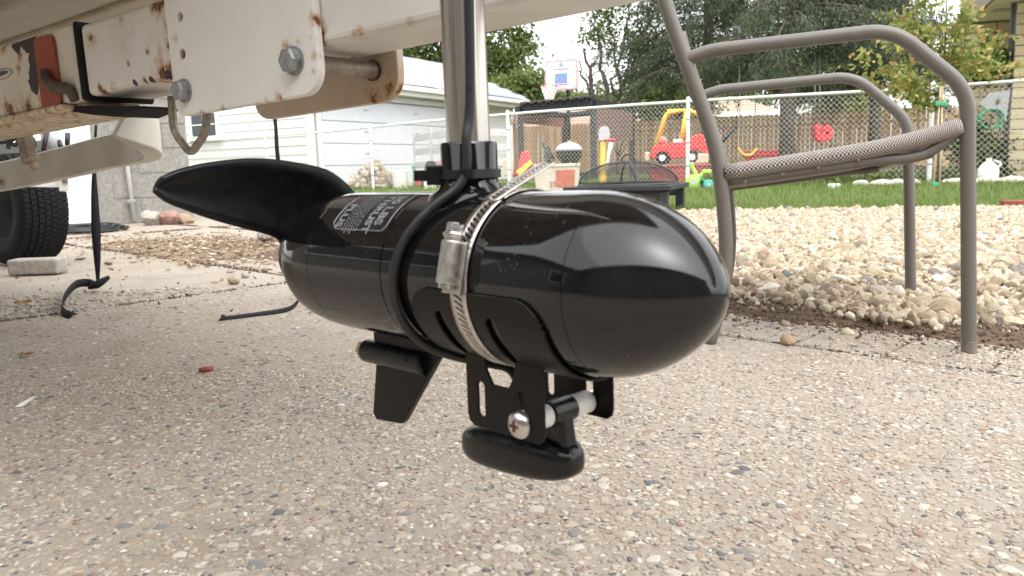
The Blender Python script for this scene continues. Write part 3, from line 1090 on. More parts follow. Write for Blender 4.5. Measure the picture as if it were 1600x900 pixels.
# gable above the sided wall and the roof
rise = 1.35
gb = MB()
gb.add([gc - ed * .0 + Z3 * HE, gc + ew * LW + Z3 * HE, gc + ew * LW / 2 + Z3 * (HE + rise)], [(0, 1, 2)])
gb.build("gable", M_SIDING, wg, solid=.04)
for sgn in (0, 1):
    base = gc + (ew * LW if sgn else 0 * ew)
    dirn = (-ew if sgn else ew)
    e0 = base - dirn * 0.45 + Z3 * (HE - 0.05)
    rd = gc + ew * LW / 2 + Z3 * (HE + rise)
    roof = MB()
    a0, a1 = e0 - ed * .4, e0 + ed * (LD + .3)
    b0, b1 = rd - ed * .4, rd + ed * (LD + .3)
    roof.add([a0, a1, b1, b0, a0 + Z3 * .06, a1 + Z3 * .06, b1 + Z3 * .06, b0 + Z3 * .06], [(0, 1, 2, 3), (4, 7, 6, 5), (0, 4, 5, 1), (1, 5, 6, 2), (2, 6, 7, 3), (3, 7, 4, 0)])
    ro = roof.build("roof", M_SHING, wg)
    if not sgn:
        sl = unit(rd - e0)
        nrm = unit(np.cross(ed, sl))
        nrm = nrm if nrm[2] > 0 else -nrm
        Ls = np.linalg.norm(rd - e0)
        tabs = MB()
        row = 0
        while row * 0.28 < Ls - .1:
            k = -0.4 + (0.3 if row % 2 else 0)
            while k < LD:
                c = e0 + sl * (row * 0.28 + .14) + ed * (k + .3) + nrm * (0.065 + .06)
                w_ = 0.29 + random.uniform(-.01, .01)
                tabs.box(c + nrm * random.uniform(0, .008), ed * w_, sl * 0.15, nrm * 0.008)
                k += 0.6
            row += 1
        tag(tabs.build("shingles", M_SHING, ro), kind="stuff")
        MB().box(e0 + ed * LD / 2 - ew * .06 + Z3 * .02, ed * (LD / 2 + .35), ew * .06, Z3 * .06).build("gutter", M_TRIM, ro, bevel=.015)
        boxpart("fascia", M_TRIM, ro, e0 + ed * LD / 2 - Z3 * .06 + ew * .02, ed * (LD / 2 + .3), ew * .015, Z3 * .09)
        boxpart("soffit", M_TRIM, ro, e0 + ed * LD / 2 + ew * .25 - Z3 * .13, ed * (LD / 2 + .3), ew * .22, Z3 * .01)
    else:
        pass
# overhead door in four sections and the frieze above
dk0, dk1 = 0.35, 5.6
dd = boxpart("overhead_door", M_DOORW, wg, gc + ed * (dk0 + dk1) / 2 + Z3 * 1.03 - ew * 0.0, ed * ((dk1 - dk0) / 2), ew * .03, Z3 * 1.03)
for r in range(4):
    boxpart("door_section", M_DOORW, dd, gc + ed * (dk0 + dk1) / 2 + Z3 * (0.26 + 0.515 * r) - ew * 0.045, ed * ((dk1 - dk0) / 2 - .01), ew * .02, Z3 * .245, .01)
    for kk in (0.3, 0.7):
        boxpart("handle", M_GREYPL, dd, gc + ed * (dk0 + (dk1 - dk0) * kk) + Z3 * (0.30 + 0.515 * r) - ew * 0.07, ed * .08, ew * .01, Z3 * .02)
for kk in (dk0 - .08, dk1 + .08):
    boxpart("door_trim", M_TRIM, wg, gc + ed * kk + Z3 * 1.06 - ew * 0.035, ed * .07, ew * .025, Z3 * 1.06)
boxpart("door_trim", M_TRIM, wg, gc + ed * (dk0 + dk1) / 2 + Z3 * 2.17 - ew * 0.035, ed * ((dk1 - dk0) / 2 + .15), ew * .025, Z3 * .07)
# window in the sided wall
wp = AT(322, 195, 0)
v = ray(322, 195)
kx = ((gc - CAM) @ ed) / (v @ ed)
wc = CAM + v * kx
win = boxpart("window", M_TRIM, wg, wc - ed * .05, ew * .50, ed * .03, Z3 * .33)
for sg in (-1, 1):
    boxpart("pane", M_GLASS, win, wc - ed * .085 + ew * .215 * sg, ew * .19, ed * .008, Z3 * .27)
    boxpart("muntin", M_TRIM, win, wc - ed * .097 + ew * .215 * sg, ew * .19, ed * .008, Z3 * .012)
boxpart("sill", M_TRIM, win, wc - ed * .09 - Z3 * .35, ew * .56, ed * .06, Z3 * .025)

# --- cream brick house at the right, beyond the fence
hp = GX(1572, 10.6)
he = unit([0.93, -0.36, 0])              # along the brick wall, to the right
hn = np.array([he[1], -he[0], 0])
hn = hn if hn[1] < 0 else -hn
ch = 0.134
bh_ = thing("brick_house", "cream brick house with pale soffit at the right edge behind the fence", "house", hp)
boxpart("wall", M_MORTAR, bh_, hp + he * 0.9 - hn * .11 + Z3 * 1.25, he * .895, hn * .1, Z3 * 1.25)
bl = 0.36
pb = MB().box((0, 0, 0), he * (bl / 2 - .007), hn * .05, Z3 * (ch / 2 - .007)).build("brick", M_BRICK, None, bevel=.004)
pbm = pb.data
bpy.data.objects.remove(pb)
ph = MB().box((0, 0, 0), he * (bl / 4 - .007), hn * .05, Z3 * (ch / 2 - .007)).build("brick", M_BRICK, None, bevel=.004)
phm = ph.data
bpy.data.objects.remove(ph)
for r in range(17):
    k = 0.0
    if r % 2:
        inst("brick", phm, hp + he * (bl / 4) - hn * .035 + Z3 * (ch * r + .005), (0, 0, 0), (1, 1, 1), bh_)
        k = bl / 2
    while k < 1.5:
        inst("brick", pbm, hp + he * (k + bl / 2) - hn * .035 + Z3 * (ch * r + .005), (0, 0, 0), (1, 1, 1), bh_)
        k += bl
# return wall set back, with its own courses, soffit and fascia
rb = hp - hn * 1.6 - he * 0.30
boxpart("wall", M_MORTAR, bh_, rb + he * .8 - hn * .11 + Z3 * 1.2, he * .8, hn * .1, Z3 * 1.2)
for r in range(17):
    k = 0.0 if r % 2 == 0 else -bl / 2
    while k < 1.1:
        kk0 = max(0, k)
        if k >= 0:
            inst("brick", pbm, rb + he * (k + bl / 2) - hn * .035 + Z3 * (ch * r + .005), (0, 0, 0), (1, 1, 1), bh_)
        else:
            inst("brick", phm, rb + he * (bl / 4) - hn * .035 + Z3 * (ch * r + .005), (0, 0, 0), (1, 1, 1), bh_)
        k += bl
sf = boxpart("soffit", plain("cream_soffit", (0.80, 0.76, 0.64), 0.7, 0, 10, 0.06, 0.1), bh_, hp + he * 0.98 - hn * 0.4 + Z3 * 2.33, he * 1.28, hn * 1.9, Z3 * 0.03)
boxpart("soffit_vent", M_GREYWOOD, sf, AT(1578, 12, (hp - CAM) @ f_) * [1, 1, 0] + Z3 * 2.295 - hn * .25, he * .16, hn * .10, Z3 * .008)
boxpart("fascia", plain("brown_fascia", (0.30, 0.25, 0.19), 0.7, 0, 20, 0.1), bh_, hp - he * 0.32 - hn * 0.4 + Z3 * 2.40, he * .02, hn * 1.92, Z3 * .10)
boxpart("roof", M_ROOFTAN, bh_, hp + he * 1.24 - hn * 0.4 + Z3 * 2.60, he * 1.56, hn * 2.0, Z3 * .09)
boxpart("gap_strip", plain("dark_gap", (0.10, 0.10, 0.11), 0.6), bh_, hp - he * .03 - hn * .1 + Z3 * 1.15, he * .02, hn * .03, Z3 * 1.15, .01)  # added dark strip, painting the shade of the gap at the corner

# --- neighbours' roofs beyond the wooden fence
def far_house(lab, x0, x1, d_, z0, z1, zr, mroof, gable):
    a, c = GX(x0, d_), GX(x1, d_)
    t = thing("neighbour_house", lab, "house", (a + c) / 2, "houses beyond the wooden fence")
    mid = (a + c) / 2
    ex = (c - a) / 2
    boxpart("wall", M_TRIM, t, mid + Y3 * 3.2 + Z3 * z0 / 2, ex * .94, Y3 * 3, Z3 * z0 / 2)
    r = MB()
    if gable:
        P = [a + Z3 * z0, c + Z3 * z0, mid + Z3 * zr + ex * .1, mid + Z3 * zr - ex * .1]
        Q = [a + Z3 * z0 + Y3 * 6.5, c + Z3 * z0 + Y3 * 6.5, mid + Z3 * zr + ex * .1 + Y3 * 3, mid + Z3 * zr - ex * .1 + Y3 * 3]
        P[2] += Y3 * 2.6
        P[3] += Y3 * 2.6
        r.add(P + Q, [(0, 1, 2, 3), (1, 5, 6, 2), (5, 4, 7, 6), (4, 0, 3, 7), (2, 6, 7, 3), (0, 4, 5, 1)])
    else:
        P = [a + Z3 * z0, c + Z3 * z0, c + Z3 * zr + Y3 * 3, a + Z3 * zr + Y3 * 3, c + Z3 * z0 + Y3 * 6, a + Z3 * z0 + Y3 * 6]
        r.add(P, [(0, 1, 2, 3), (3, 2, 4, 5), (0, 3, 5), (1, 4, 2), (0, 5, 4, 1)])
    rr = r.build("roof", mroof, t)
    boxpart("gutter", M_TRIM, rr, mid + Z3 * (z0 - .08) - Y3 * .05, ex, Y3 * .06, Z3 * .10)
    # horizontal courses of roofing, standing a little proud
    n_ = 7
    for k in range(n_):
        f0 = k / n_
        if gable:
            pa = a * (1 - f0) + (mid - ex * .1) * f0
            pb_ = c * (1 - f0) + (mid + ex * .1) * f0
            yy, zz = 2.6 * f0, z0 + (zr - z0) * f0
        else:
            pa, pb_, yy, zz = a, c, 3 * f0, z0 + (zr - z0) * f0
        boxpart("roof_course", mroof, rr, (pa + pb_) / 2 + Y3 * (yy + .02) + Z3 * (zz + .03), (pb_ - pa) / 2, Y3 * .03, Z3 * .02)
    return t


far_house("low house with long pale terracotta roof and white gutter behind the black pergola", 760, 945, 36, 2.15, 2.55, 3.0, M_ROOFPINK, False)
far_house("tan hipped roof showing over the wooden fence left of the spruce trunk", 1108, 1222, 40, 2.75, 2.6, 3.75, M_ROOFTAN, True)
far_house("sliver of terracotta roof over the fence left of the toy car", 985, 1026, 44, 2.35, 2.6, 3.0, M_ROOFPINK, False)
far_house("grey roof with white gutter half hidden behind the spruce trunk", 1215, 1275, 42, 2.1, 2.5, 2.75, M_SHING, False)

# --- wooden privacy fence across the far yard
pf = thing("wooden_fence", "brown wooden privacy fence of upright pickets across the far yard", "fence", GX(1150, 27))
fa, fb = GX(735, 31), GX(1560, 25)
fe = unit(fb - fa)
FL = np.linalg.norm(fb - fa)
pk = MB().poly([fe * -.068, fe * .068, fe * .068 + Z3 * 1.84, fe * .035 + Z3 * 1.9, fe * -.035 + Z3 * 1.9, fe * -.068 + Z3 * 1.84], np.array([-fe[1], fe[0], 0]) * .02).build("picket", M_PICKET)
pkm = pk.data
pz = pk.location.z
bpy.data.objects.remove(pk)
k = 0.0
while k < FL:
    q = fa + fe * k
    inst("picket", pkm, (q[0], q[1], random.uniform(-.02, .02)), (random.uniform(-.008, .008), 0, 0), (1, 1, 1), pf)
    k += 0.145
for zz in (0.4, 1.5):
    boxpart("rail", M_PICKET, pf, fa + fe * FL / 2 + Z3 * zz + np.array([-fe[1], fe[0], 0]) * .05, fe * FL / 2, np.array([-fe[1], fe[0], 0]) * .02, Z3 * .045)

# --- chain link fence
FD = unit([*(ray(-932, 312)[:2]), 0])
FB = AT(1451, 286, 10.3)
FB[2] = 0
cf = thing("chain_link_fence", "galvanised chain link fence with white top rail across the yard", "fence", FB + FD * 5)
FN = np.array([-FD[1], FD[0], 0])
FN = FN if FN[1] > 0 else -FN


def fbase(k):
    """the yard's fence bows a little: top line as in the photograph"""
    return FB + FD * k + Z3 * (0.075 * max(0, 1 - ((k - 6) / 5.5) ** 2))


FH = 1.22
for k in (-6.7, -3.4, 0.0, 3.33, 6.72, 10.15, 13.5, 16.8):
    q = fbase(k) * [1, 1, 1]
    lean = random.uniform(-.01, .01)
    po = MB().tube([q * [1, 1, 0], q + Z3 * (FH + .02) + FD * lean], 0.03, 12)
    po = po.build("post", M_FENCE, cf, 40)
    MB().lathe([(0, .034), (.03, .034), (.05, .02), (.055, 0)], q + Z3 * (FH + .015) + FD * lean, Z3, 12).build("post_cap", M_FENCE, po, 40)
    for zz in (0.25, 0.6, 0.95):
        MB().lathe([(-.01, .034), (.01, .034)], q + Z3 * zz + FD * lean * zz / FH, Z3, 12).build("tie_band", M_GALV, po)
rl = [fbase(k) + Z3 * FH for k in np.arange(-7, 17.6, .4)]
MB().tube(rl, 0.022, 10).build("top_rail", M_FENCE, cf, True)
pitch = 0.074
mesh_b = MB()
rows = int((FH - .03) / (pitch / 2))
k = -6.6
wi = 0
vs, fs = [], []
wr = 0.0031
while k < 16.6:
    base = len(vs)
    for j in range(rows + 1):
        off = pitch / 2 * (j % 2) * (1 if wi % 2 == 0 else -1)
        kk = k + off
        c = fbase(kk) + Z3 * (0.02 + j * pitch / 2) + FN * (0.003 if j % 2 else -.003)
        vs += [c + FN * wr, c + FD * wr * .87 - FN * wr * .5, c - FD * wr * .87 - FN * wr * .5]
    for j in range(rows):
        for t in range(3):
            a, b2 = base + j * 3 + t, base + j * 3 + (t + 1) % 3
            fs.append((a, b2, b2 + 3, a + 3))
    wi += 1
    k += pitch / 2 if False else (pitch if wi % 2 == 0 else 0.0)
    if wi % 2 == 1:
        k += 0.0
mesh_b.add(vs, fs)
o = mesh_b.build("wire_mesh", M_WIRE, cf)
tag(o, kind="stuff")

# ================================================================== TREES
leaf_v = [(-0.5, 0, 0), (0.0, -0.28, 0.08), (0.5, 0, 0), (0.0, 0.28, 0.08)]
leaf_f = [(0, 1, 2, 3)]


def limb(b, p, q, r0_, r1_, n=7, wob=0.06, seg=6):
    p, q = np.asarray(p, float), np.asarray(q, float)
    L_ = np.linalg.norm(q - p)
    pts = [p + (q - p) * t + (rng.normal(size=3) * wob * L_ * sin(pi * t) * .5 if 0 < t < 1 else 0) for t in np.linspace(0, 1, seg)]
    b.tube(pts, list(np.linspace(r0_, r1_, seg)), n)
    return pts


def broadleaf(name, lab, base, height, tr, blobs, nclump, nleaf, ls, mat, forks=4, cat="tree", group="trees behind the yard", trunk_top=0.45, spread=0.30):
    base = np.asarray(base, float)
    t = thing(name, lab, cat, base, group)
    b = MB()
    top = base + Z3 * height * trunk_top
    limb(b, base, top, tr, tr * .7, 9, .03)
    cl = []
    tips = []
    for (c, r) in blobs:
        c = np.asarray(c, float)
        st = base + (top - base) * random.uniform(.75, 1)
        limb(b, st, c, tr * .45, tr * .12, 6, .12)
        for _ in range(forks):
            q = c + rng.normal(size=3) * np.asarray(r) * .5
            limb(b, c, q, tr * .12, tr * .03, 5, .15)
    wts = np.array([np.prod(r) for c, r in blobs]) ** .6
    wts /= wts.sum()
    idx = rng.choice(len(blobs), nclump, p=wts)
    C_ = np.array([blobs[i][0] for i in idx], float)
    R_ = np.array([blobs[i][1] for i in idx], float)
    u = rng.normal(size=(nclump, 3))
    u /= np.linalg.norm(u, axis=1)[:, None]
    C_ = C_ + u * R_ * (rng.uniform(.25, 1.0, nclump) ** .5)[:, None]
    csz = rng.uniform(.5, 1.25, nclump) * spread
    per = max(1, nleaf // nclump)
    P = np.repeat(C_, per, 0) + rng.normal(size=(nclump * per, 3)) * np.repeat(csz, per)[:, None] * np.array([[1, 1, .7]])
    n = len(P)
    s_ = ls * rng.uniform(.6, 1.35, n)
    b.build("trunk", M_BARK, t, True)
    o = scatter_mesh("crown", leaf_v, leaf_f, P, rand_rot(n), np.stack([s_, s_, s_], 1), mat, t)
    return t


def spruce(name, lab, base, height, tr, z0, rad, nb, per, mat=M_NEEDLE, ls=0.20):
    base = np.asarray(base, float)
    t = thing(name, lab, "spruce tree", base, "spruce trees behind the yard")
    b = MB()
    b.tube([base + Z3 * h * height + rng.normal(size=3) * .02 * (h > 0) for h in np.linspace(0, 1, 8)], list(np.linspace(tr, .03, 8)), 12)
    Ps, Ds = [], []
    for i in range(nb):
        f = (i + rng.uniform()) / nb
        f = f ** 1.25
        z = z0 + (height - z0) * f
        L_ = rad * (1 - f) ** .8 * rng.uniform(.55, 1.1) + .25
        az = rng.uniform(0, 2 * pi)
        dr_ = np.array([cos(az), sin(az), 0])
        tt = np.linspace(0, 1, 7)
        pts = [base + Z3 * (z + .10 * L_ * x - .42 * L_ * x * x + .10 * L_ * x ** 3) + dr_ * L_ * x for x in tt]
        b.tube(pts, list(np.linspace(.018 * L_ / 2 + .006, .003, 7)), 5)
        m = int(per * L_ / rad) + 8
        x = rng.uniform(.12, 1.02, m)
        q = np.stack([np.interp(x, tt, [p[a] for p in pts]) for a in range(3)], 1)
        side = np.array([-dr_[1], dr_[0], 0])
        wd = rng.normal(size=m) * .16 * L_ * (1.15 - x)
        dn = rng.uniform(0, 1, m) ** 1.3 * (.28 + .18 * L_ / 2)
        q = q + side * wd[:, None] - Z3 * (dn * .8)[:, None] + rng.normal(size=(m, 3)) * .03
        d_ = dr_ * rng.uniform(.1, .7, m)[:, None] + side * np.sign(wd)[:, None] * rng.uniform(0, .6, m)[:, None] - Z3 * rng.uniform(.2, 1.2, m)[:, None] + rng.normal(size=(m, 3)) * .25
        Ps.append(q)
        Ds.append(d_)
    P, D = np.concatenate(Ps), np.concatenate(Ds)
    D /= np.linalg.norm(D, axis=1)[:, None]
    a = np.cross(D, rng.normal(size=D.shape))
    a /= np.linalg.norm(a, axis=1)[:, None]
    c = np.cross(D, a)
    R = np.stack([D, a, c], 2)
    n = len(P)
    s_ = ls * rng.uniform(.6, 1.4, n)
    b.build("trunk", M_BARK, t, True)
    scatter_mesh("crown", leaf_v, leaf_f, P, R, np.stack([s_, s_ * .42, s_ * .5], 1), mat, t)
    return t


def blobs_px(lst, d_):
    out = []
    for (x, y, rx, rz) in lst:
        out.append((AT(x, y, d_ + random.uniform(-.6, .6)), (rx * d_ / FPX, rx * d_ / FPX * .9, rz * d_ / FPX)))
    return out


broadleaf("leafy_tree", "mid green leafy tree rising behind the white garage roof", GX(690, 34), 9, .28,
          blobs_px([(650, 105, 55, 40), (715, 90, 65, 60), (785, 105, 38, 42), (690, 20, 80, 50), (770, 30, 50, 45), (812, 75, 22, 25), (640, 30, 60, 40), (735, 155, 50, 22), (600, 60, 50, 50)], 34), 250, 15000, .25, M_LEAF, spread=.42)
broadleaf("leafy_tree", "yellowing small tree behind the garage eave, left of the basketball board", GX(800, 30), 4.6, .10,
          blobs_px([(785, 145, 30, 18), (825, 135, 28, 22), (845, 150, 22, 15)], 30), 90, 6000, .2, M_LEAFO, spread=.3)
mt = broadleaf("multi_stem_tree", "sparse multi-stemmed tree with thin dark limbs right of the basketball board", GX(965, 28), 7, .05,
               blobs_px([(935, 50, 25, 22), (990, 60, 40, 35), (975, 15, 55, 26), (1020, 95, 28, 40), (1005, 125, 26, 20)], 28), 100, 3600, .15, M_LEAF, forks=9, trunk_top=.1, spread=.32)
b = MB()
for (x0, y0, x1, y1, w_) in ((940, 175, 912, 75, .07), (952, 175, 935, 60, .07), (962, 178, 975, 60, .06), (972, 178, 1000, 70, .06), (985, 178, 1030, 85, .08), (930, 160, 905, 95, .04), (975, 60, 985, 0, .04), (935, 60, 925, 0, .04), (1000, 70, 1025, 10, .04), (960, 150, 950, 20, .04)):
    limb(b, AT(x0, y0, 28), AT(x1, y1, 28 + random.uniform(-.8, .8)), w_ * 1.3, w_ * .6, 6, .10, 7)
    for _ in range(6):
        a0 = AT(x0, y0, 28) + (AT(x1, y1, 28) - AT(x0, y0, 28)) * random.uniform(.4, 1)
        limb(b, a0, a0 + np.array([random.uniform(-1, 1), random.uniform(-.5, .5), random.uniform(.2, 1.1)]), w_ * .35, .012, 5, .15)
b.build("limbs", M_BARK, mt, True)
spruce("spruce_tree", "large spruce with bare grey trunk showing between the chair arms", GX(1229, 18), 10, .20, 2.75, 3.0, 150, 900, ls=.095)
spruce("spruce_tree", "dark spruce standing left of the large one, behind the chair back", GX(1105, 25), 12, .22, 3.1, 3.4, 150, 800, ls=.12)
spruce("spruce_tree", "farther spruce behind the yellow-leaved sapling, right of the large one", GX(1365, 24), 12, .2, 2.7, 2.8, 140, 800, ls=.12)
broadleaf("round_tree", "light green rounded tree above the toy car, behind the fence", GX(1050, 33), 4.5, .12, blobs_px([(1030, 150, 45, 28), (1085, 160, 35, 28), (1010, 170, 30, 15)], 33), 110, 9000, .2, M_LEAFO, spread=.34)
broadleaf("autumn_shrub", "yellow autumn shrub behind the fence right of the red swing", GX(1320, 30), 4, .10, blobs_px([(1320, 140, 30, 22), (1345, 165, 24, 25), (1295, 165, 20, 18)], 30), 80, 6000, .17, M_LEAFY, spread=.28)
broadleaf("far_tree", "hazy green treetops far beyond the roofs at the picture's middle", GX(940, 60), 7, .2, blobs_px([(860, 165, 60, 22), (940, 160, 60, 22), (1180, 130, 80, 40), (1300, 120, 70, 40)], 60), 160, 9000, .42, M_LEAFO, spread=.7)

# --- young staked sapling right of the chair, inside the fence
sb = GX(1466, 9.0)
sap = thing("sapling", "young sapling with yellow-green leaves tied to two stakes", "tree", sb)
b = MB()
stem = [GX(1466, 9.0), AT(1468, 200, 9.0), AT(1474, 120, 9.0), AT(1478, 40, 9.0), AT(1482, -60, 9.0)]
b.tube(bez(stem, 6), list(np.linspace(.018, .006, 25)), 8)
twigs = []
for (y0, x1, y1) in ((150, 1405, 120), (135, 1540, 95), (110, 1390, 40), (100, 1545, 60), (90, 1420, 25), (70, 1520, 20), (50, 1440, -20), (165, 1380, 135), (140, 1440, 160), (120, 1500, 60), (60, 1400, 60), (150, 1360, 105), (80, 1560, 110)):
    a0 = AT(1472, y0, 9.0)
    q = AT(x1, y1, 9.0 + random.uniform(-.4, .4))
    pts = limb(b, a0, q, .006, .002, 5, .08)
    twigs.append((a0, q))
b.build("trunk", M_BARK, sap, True)
P = []
for (a0, q) in twigs:
    for _ in range(26):
        t_ = random.uniform(.3, 1.1)
        c = a0 + (q - a0) * t_ + rng.normal(size=3) * .07
        P.append(c + rng.normal(size=(7, 3)) * .05)
P = np.concatenate(P)
n = len(P)
s_ = .078 * rng.uniform(.6, 1.4, n)
scatter_mesh("crown", leaf_v, leaf_f, P, rand_rot(n), np.stack([s_, s_, s_], 1), M_LEAFY, sap)
stakes = thing("stake_pair", "two pale wooden stakes with green ties beside the sapling", "stakes", sb)
for (x0, x1) in ((1458, 1470), (1468, 1473)):
    a0, q = GX(x0, 8.95), AT(x1, 130, 8.95)
    MB().tube([a0, q], .011, 8).build("stake", plain("pale_stake", (0.52, 0.42, 0.30), .8), stakes, True)
for (x, y, w_) in ((1470, 162, .07), (1461, 288, .035)):
    boxpart("tie", M_GREEN, stakes, AT(x, y, 8.93), X3 * w_, Y3 * .02, Z3 * .022, .006)

# --- shrubs against the brick house and thin vine
for (x, y, d_, r_px, lab) in ((1548, 90, 11.2, 26, "upper leafy branches of a vine beside the cream brick wall"), (1545, 245, 10.9, 26, "green weedy shrub at the foot of the cream brick wall"), (1512, 215, 11.0, 24, "dark shrub between the stakes and the hose hanger, behind the fence")):
    broadleaf("shrub", lab, GX(x, d_), 1.2, .02, blobs_px([(x, y, r_px, r_px * 1.2), (x - 12, y + 18, r_px * .8, r_px)], d_), 60, 1500, .075, M_LEAF, cat="shrub", group="shrubs by the brick house", spread=.10)
weeds = broadleaf("ground_ivy", "low tangled weeds along the chain link fence beyond the white stones", GX(1440, 10.9), .5, .01,
                  [(GX(x, 10.6 + .1 * (i % 3)) + Z3 * .08, (.25, .12, .07)) for i, x in enumerate(range(1120, 1600, 26))], 130, 3600, .06, M_LEAFO, cat="weeds", group="shrubs by the brick house", spread=.07)
# pale edging stones along the fence
for i, (x, w_) in enumerate(((1345, .10), (1378, .14), (1402, .11), (1425, .10), (1500, .2), (1545, .16), (1580, .15))):
    p = GX(x, 9.95 if x < 1450 else 9.75)
    tv, tf = stone_template(200 + i, 2, .1)
    me = shared_mesh("edging_stone", [(v[0] * w_, v[1] * .07, v[2] * .055) for v in tv], tf, plain("pale_edging", (0.66, 0.60, 0.52), .9, 0, 30, .15, .5) if i == 0 else bpy.data.materials["pale_edging"])
    tag(inst("edging_stone", me, p + Z3 * .03, (0, 0, -.5), (1, 1, 1), None), ["leftmost pale edging stone along the fence, right of the white slab", "long tan edging stone second from the left by the fence", "third pale edging stone along the fence", "fourth edging stone, just left of the sapling's stakes", "long low edging stone just right of the sapling's stakes", "edging stone below the white jug by the fence", "rightmost pale edging stone at the picture's right border"][i], "stone", "edging stones along the fence")
tag(MB().box(GX(1303, 9.5) + Z3 * .03, X3 * .065, Y3 * .05, Z3 * .03).build("white_slab", M_WHITE, None, bevel=.012), "small flat white block in the grass below the red swing", "block")
tag(MB().box(GX(1592, 5.1) + Z3 * .03, unit([1, -.3, 0]) * .10, unit([.3, 1, 0]) * .05, Z3 * .03).build("brick", M_REDCHIP, None, bevel=.004), "red brick lying at the gravel's far edge by the right border", "brick")

# ================================================================== YARD THINGS BEYOND THE MOTOR
# --- rock pile
rp = thing("rock_pile", "heap of broken tan rocks in front of the white garage door", "rock pile", GX(588, 16.8))
rt = [shared_mesh("rock", *stone_template(300 + k, 1, .3), M_GRAV) for k in range(5)]
for i in range(150):
    x = random.gauss(590, 24)
    h_ = max(0, 1 - abs(x - 588) / 55) * .52
    z = random.uniform(0, 1) * h_
    q = GX(x, 16.8 + random.uniform(-.25, .35) * (1 - z))
    s_ = random.uniform(.05, .10)
    inst("rock", rt[i % 5], (q[0], q[1], z + .03), [random.uniform(0, 6.28) for _ in range(3)], (s_ * 1.3, s_, s_ * .7), rp)


def bucket(name, lab, base, r_, h_, mat, cat, rim=True):
    t = thing(name, lab, cat, base)
    MB().lathe([(0, 0), (0, r_ * .82), (.01, r_ * .84), (h_, r_), (h_, r_ * .94), (.02, r_ * .8), (.02, 0)], base, Z3, 24).build("pail", mat, t, 35)
    MB().lathe([(h_ - .05, r_ * 1.04), (h_ - .035, r_ * 1.06), (h_ - .02, r_ * 1.04)], base, Z3, 24).build("rim", mat, t, 35)
    hb = [base + Z3 * (h_ - .03) + np.array([cos(a) * r_ * 1.05, -.02, -sin(a) * r_ * .9]) for a in np.linspace(0, pi, 14)]
    MB().tube(hb, .004, 6).build("handle", M_GALV, t, True)
    return t


bucket("bucket", "white plastic bucket beside the rock pile", GX(626, 16.2), .17, .38, M_WHITE, "bucket")
gs_ = GX(648, 16.1)
gst = thing("garden_stake", "short green stake standing right of the white bucket", "stake", gs_)
MB().tube([gs_, gs_ + Z3 * .42], .03, 8).build("shaft", M_GREEN, gst, 40)
MB().lathe([(0, .045), (.03, .045), (.05, 0)], gs_ + Z3 * .42, Z3, 8).build("knob", M_GREEN, gst, 40)

# --- stake-sided utility trailer seen through the fence
ua, ub, uc = GX(651, 19.5), GX(712, 16.6), GX(801, 17.6)
ut = thing("utility_trailer", "grey slat-sided utility trailer standing behind the steel shaft", "trailer", ub)
for (p0, p1) in ((ua, ub), (ub, uc)):
    ee = unit(p1 - p0)
    nn_ = np.array([-ee[1], ee[0], 0])
    LL = np.linalg.norm(p1 - p0)
    for zz in (.48, .80, 1.12):
        boxpart("side_board", M_GREYWOOD, ut, p0 + ee * LL / 2 + Z3 * zz, ee * LL / 2, nn_ * .018, Z3 * .075, .004)
    for kk in (0.02, .5, .98):
        boxpart("stake_post", M_GREYWOOD, ut, p0 + ee * LL * kk + Z3 * .8 - nn_ * .035 * np.sign(nn_[1]), ee * .04, nn_ * .016, Z3 * .48, .003)
boxpart("deck", M_GREYWOOD, ut, (ua + uc) / 2 + Z3 * .40, unit(ub - ua) * 1.4, unit(uc - ub) * .6, Z3 * .03)
wh = GX(674, 17.9)
ax_ = unit(np.array([-(ub - ua)[1], (ub - ua)[0], 0]))
w_ = MB().lathe([(-.08, .12), (-.08, .25), (-.06, .28), (.06, .28), (.08, .25), (.08, .12)], wh + Z3 * .28, ax_, 24).build("wheel", M_TYRE, ut, 40)
MB().lathe([(-.085, 0), (-.085, .13), (.085, .13), (.085, 0)], wh + Z3 * .28, ax_, 20).build("rim", M_GREYRIM, w_, 40)
rm = thing("push_mower", "red and white garden machine low beside the grey trailer", "mower", GX(666, 15.9))
for (x, y, ww, hh, mt_) in ((657, 281, 8, 8, M_RED), (672, 290, 9, 7, M_WHITE), (664, 286, 6, 5, M_DARKMETAL)):
    boxpart("deck" if mt_ is M_RED else "engine" if mt_ is M_DARKMETAL else "bag", mt_, rm, AT(x, y, 15.9), X3 * ww * 15.9 / FPX, Y3 * .12, Z3 * hh * 15.9 / FPX, .02)
MB().tube([AT(675, 285, 15.95), AT(688, 250, 16.3)], .012, 8).build("handle", M_RED, rm, True)

# --- basketball hoop
bd_ = 22.0
bk = thing("basketball_hoop", "tall basketball hoop with clear backboard on a black pole", "basketball hoop", GX(889, bd_ + .3))
b0 = AT(877, 117, bd_)
bx, by_ = unit(AT(904, 115, bd_ - .3) - AT(850, 119, bd_ + .3)), unit(AT(877, 92, bd_) - AT(877, 140, bd_))
bw_, bh2 = 54 / 2 * bd_ / FPX, 44 / 2 * bd_ / FPX
glass = NT("acrylic_backboard").fin((0.80, 0.85, 0.92), 0.15, 0, None, .5)
bo = plate("backboard", plain("pale_acrylic", (0.72, 0.77, 0.84), .2, 0, 6, .1, 0), b0, bx, by_, rrect(-bw_, -bh2, bw_, bh2, .06), [], .03, .004, bk)
fr = plate("frame", plain("pink_grey_frame", (0.55, 0.36, 0.36), .5), b0 - np.cross(bx, by_) * 0, bx, by_, rrect(-bw_ - .03, -bh2 - .03, bw_ + .03, bh2 + .03, .08), [rrect(-bw_ + .02, -bh2 + .02, bw_ - .02, bh2 - .02, .05)], .06, .004, bk)
nb = np.cross(bx, by_)
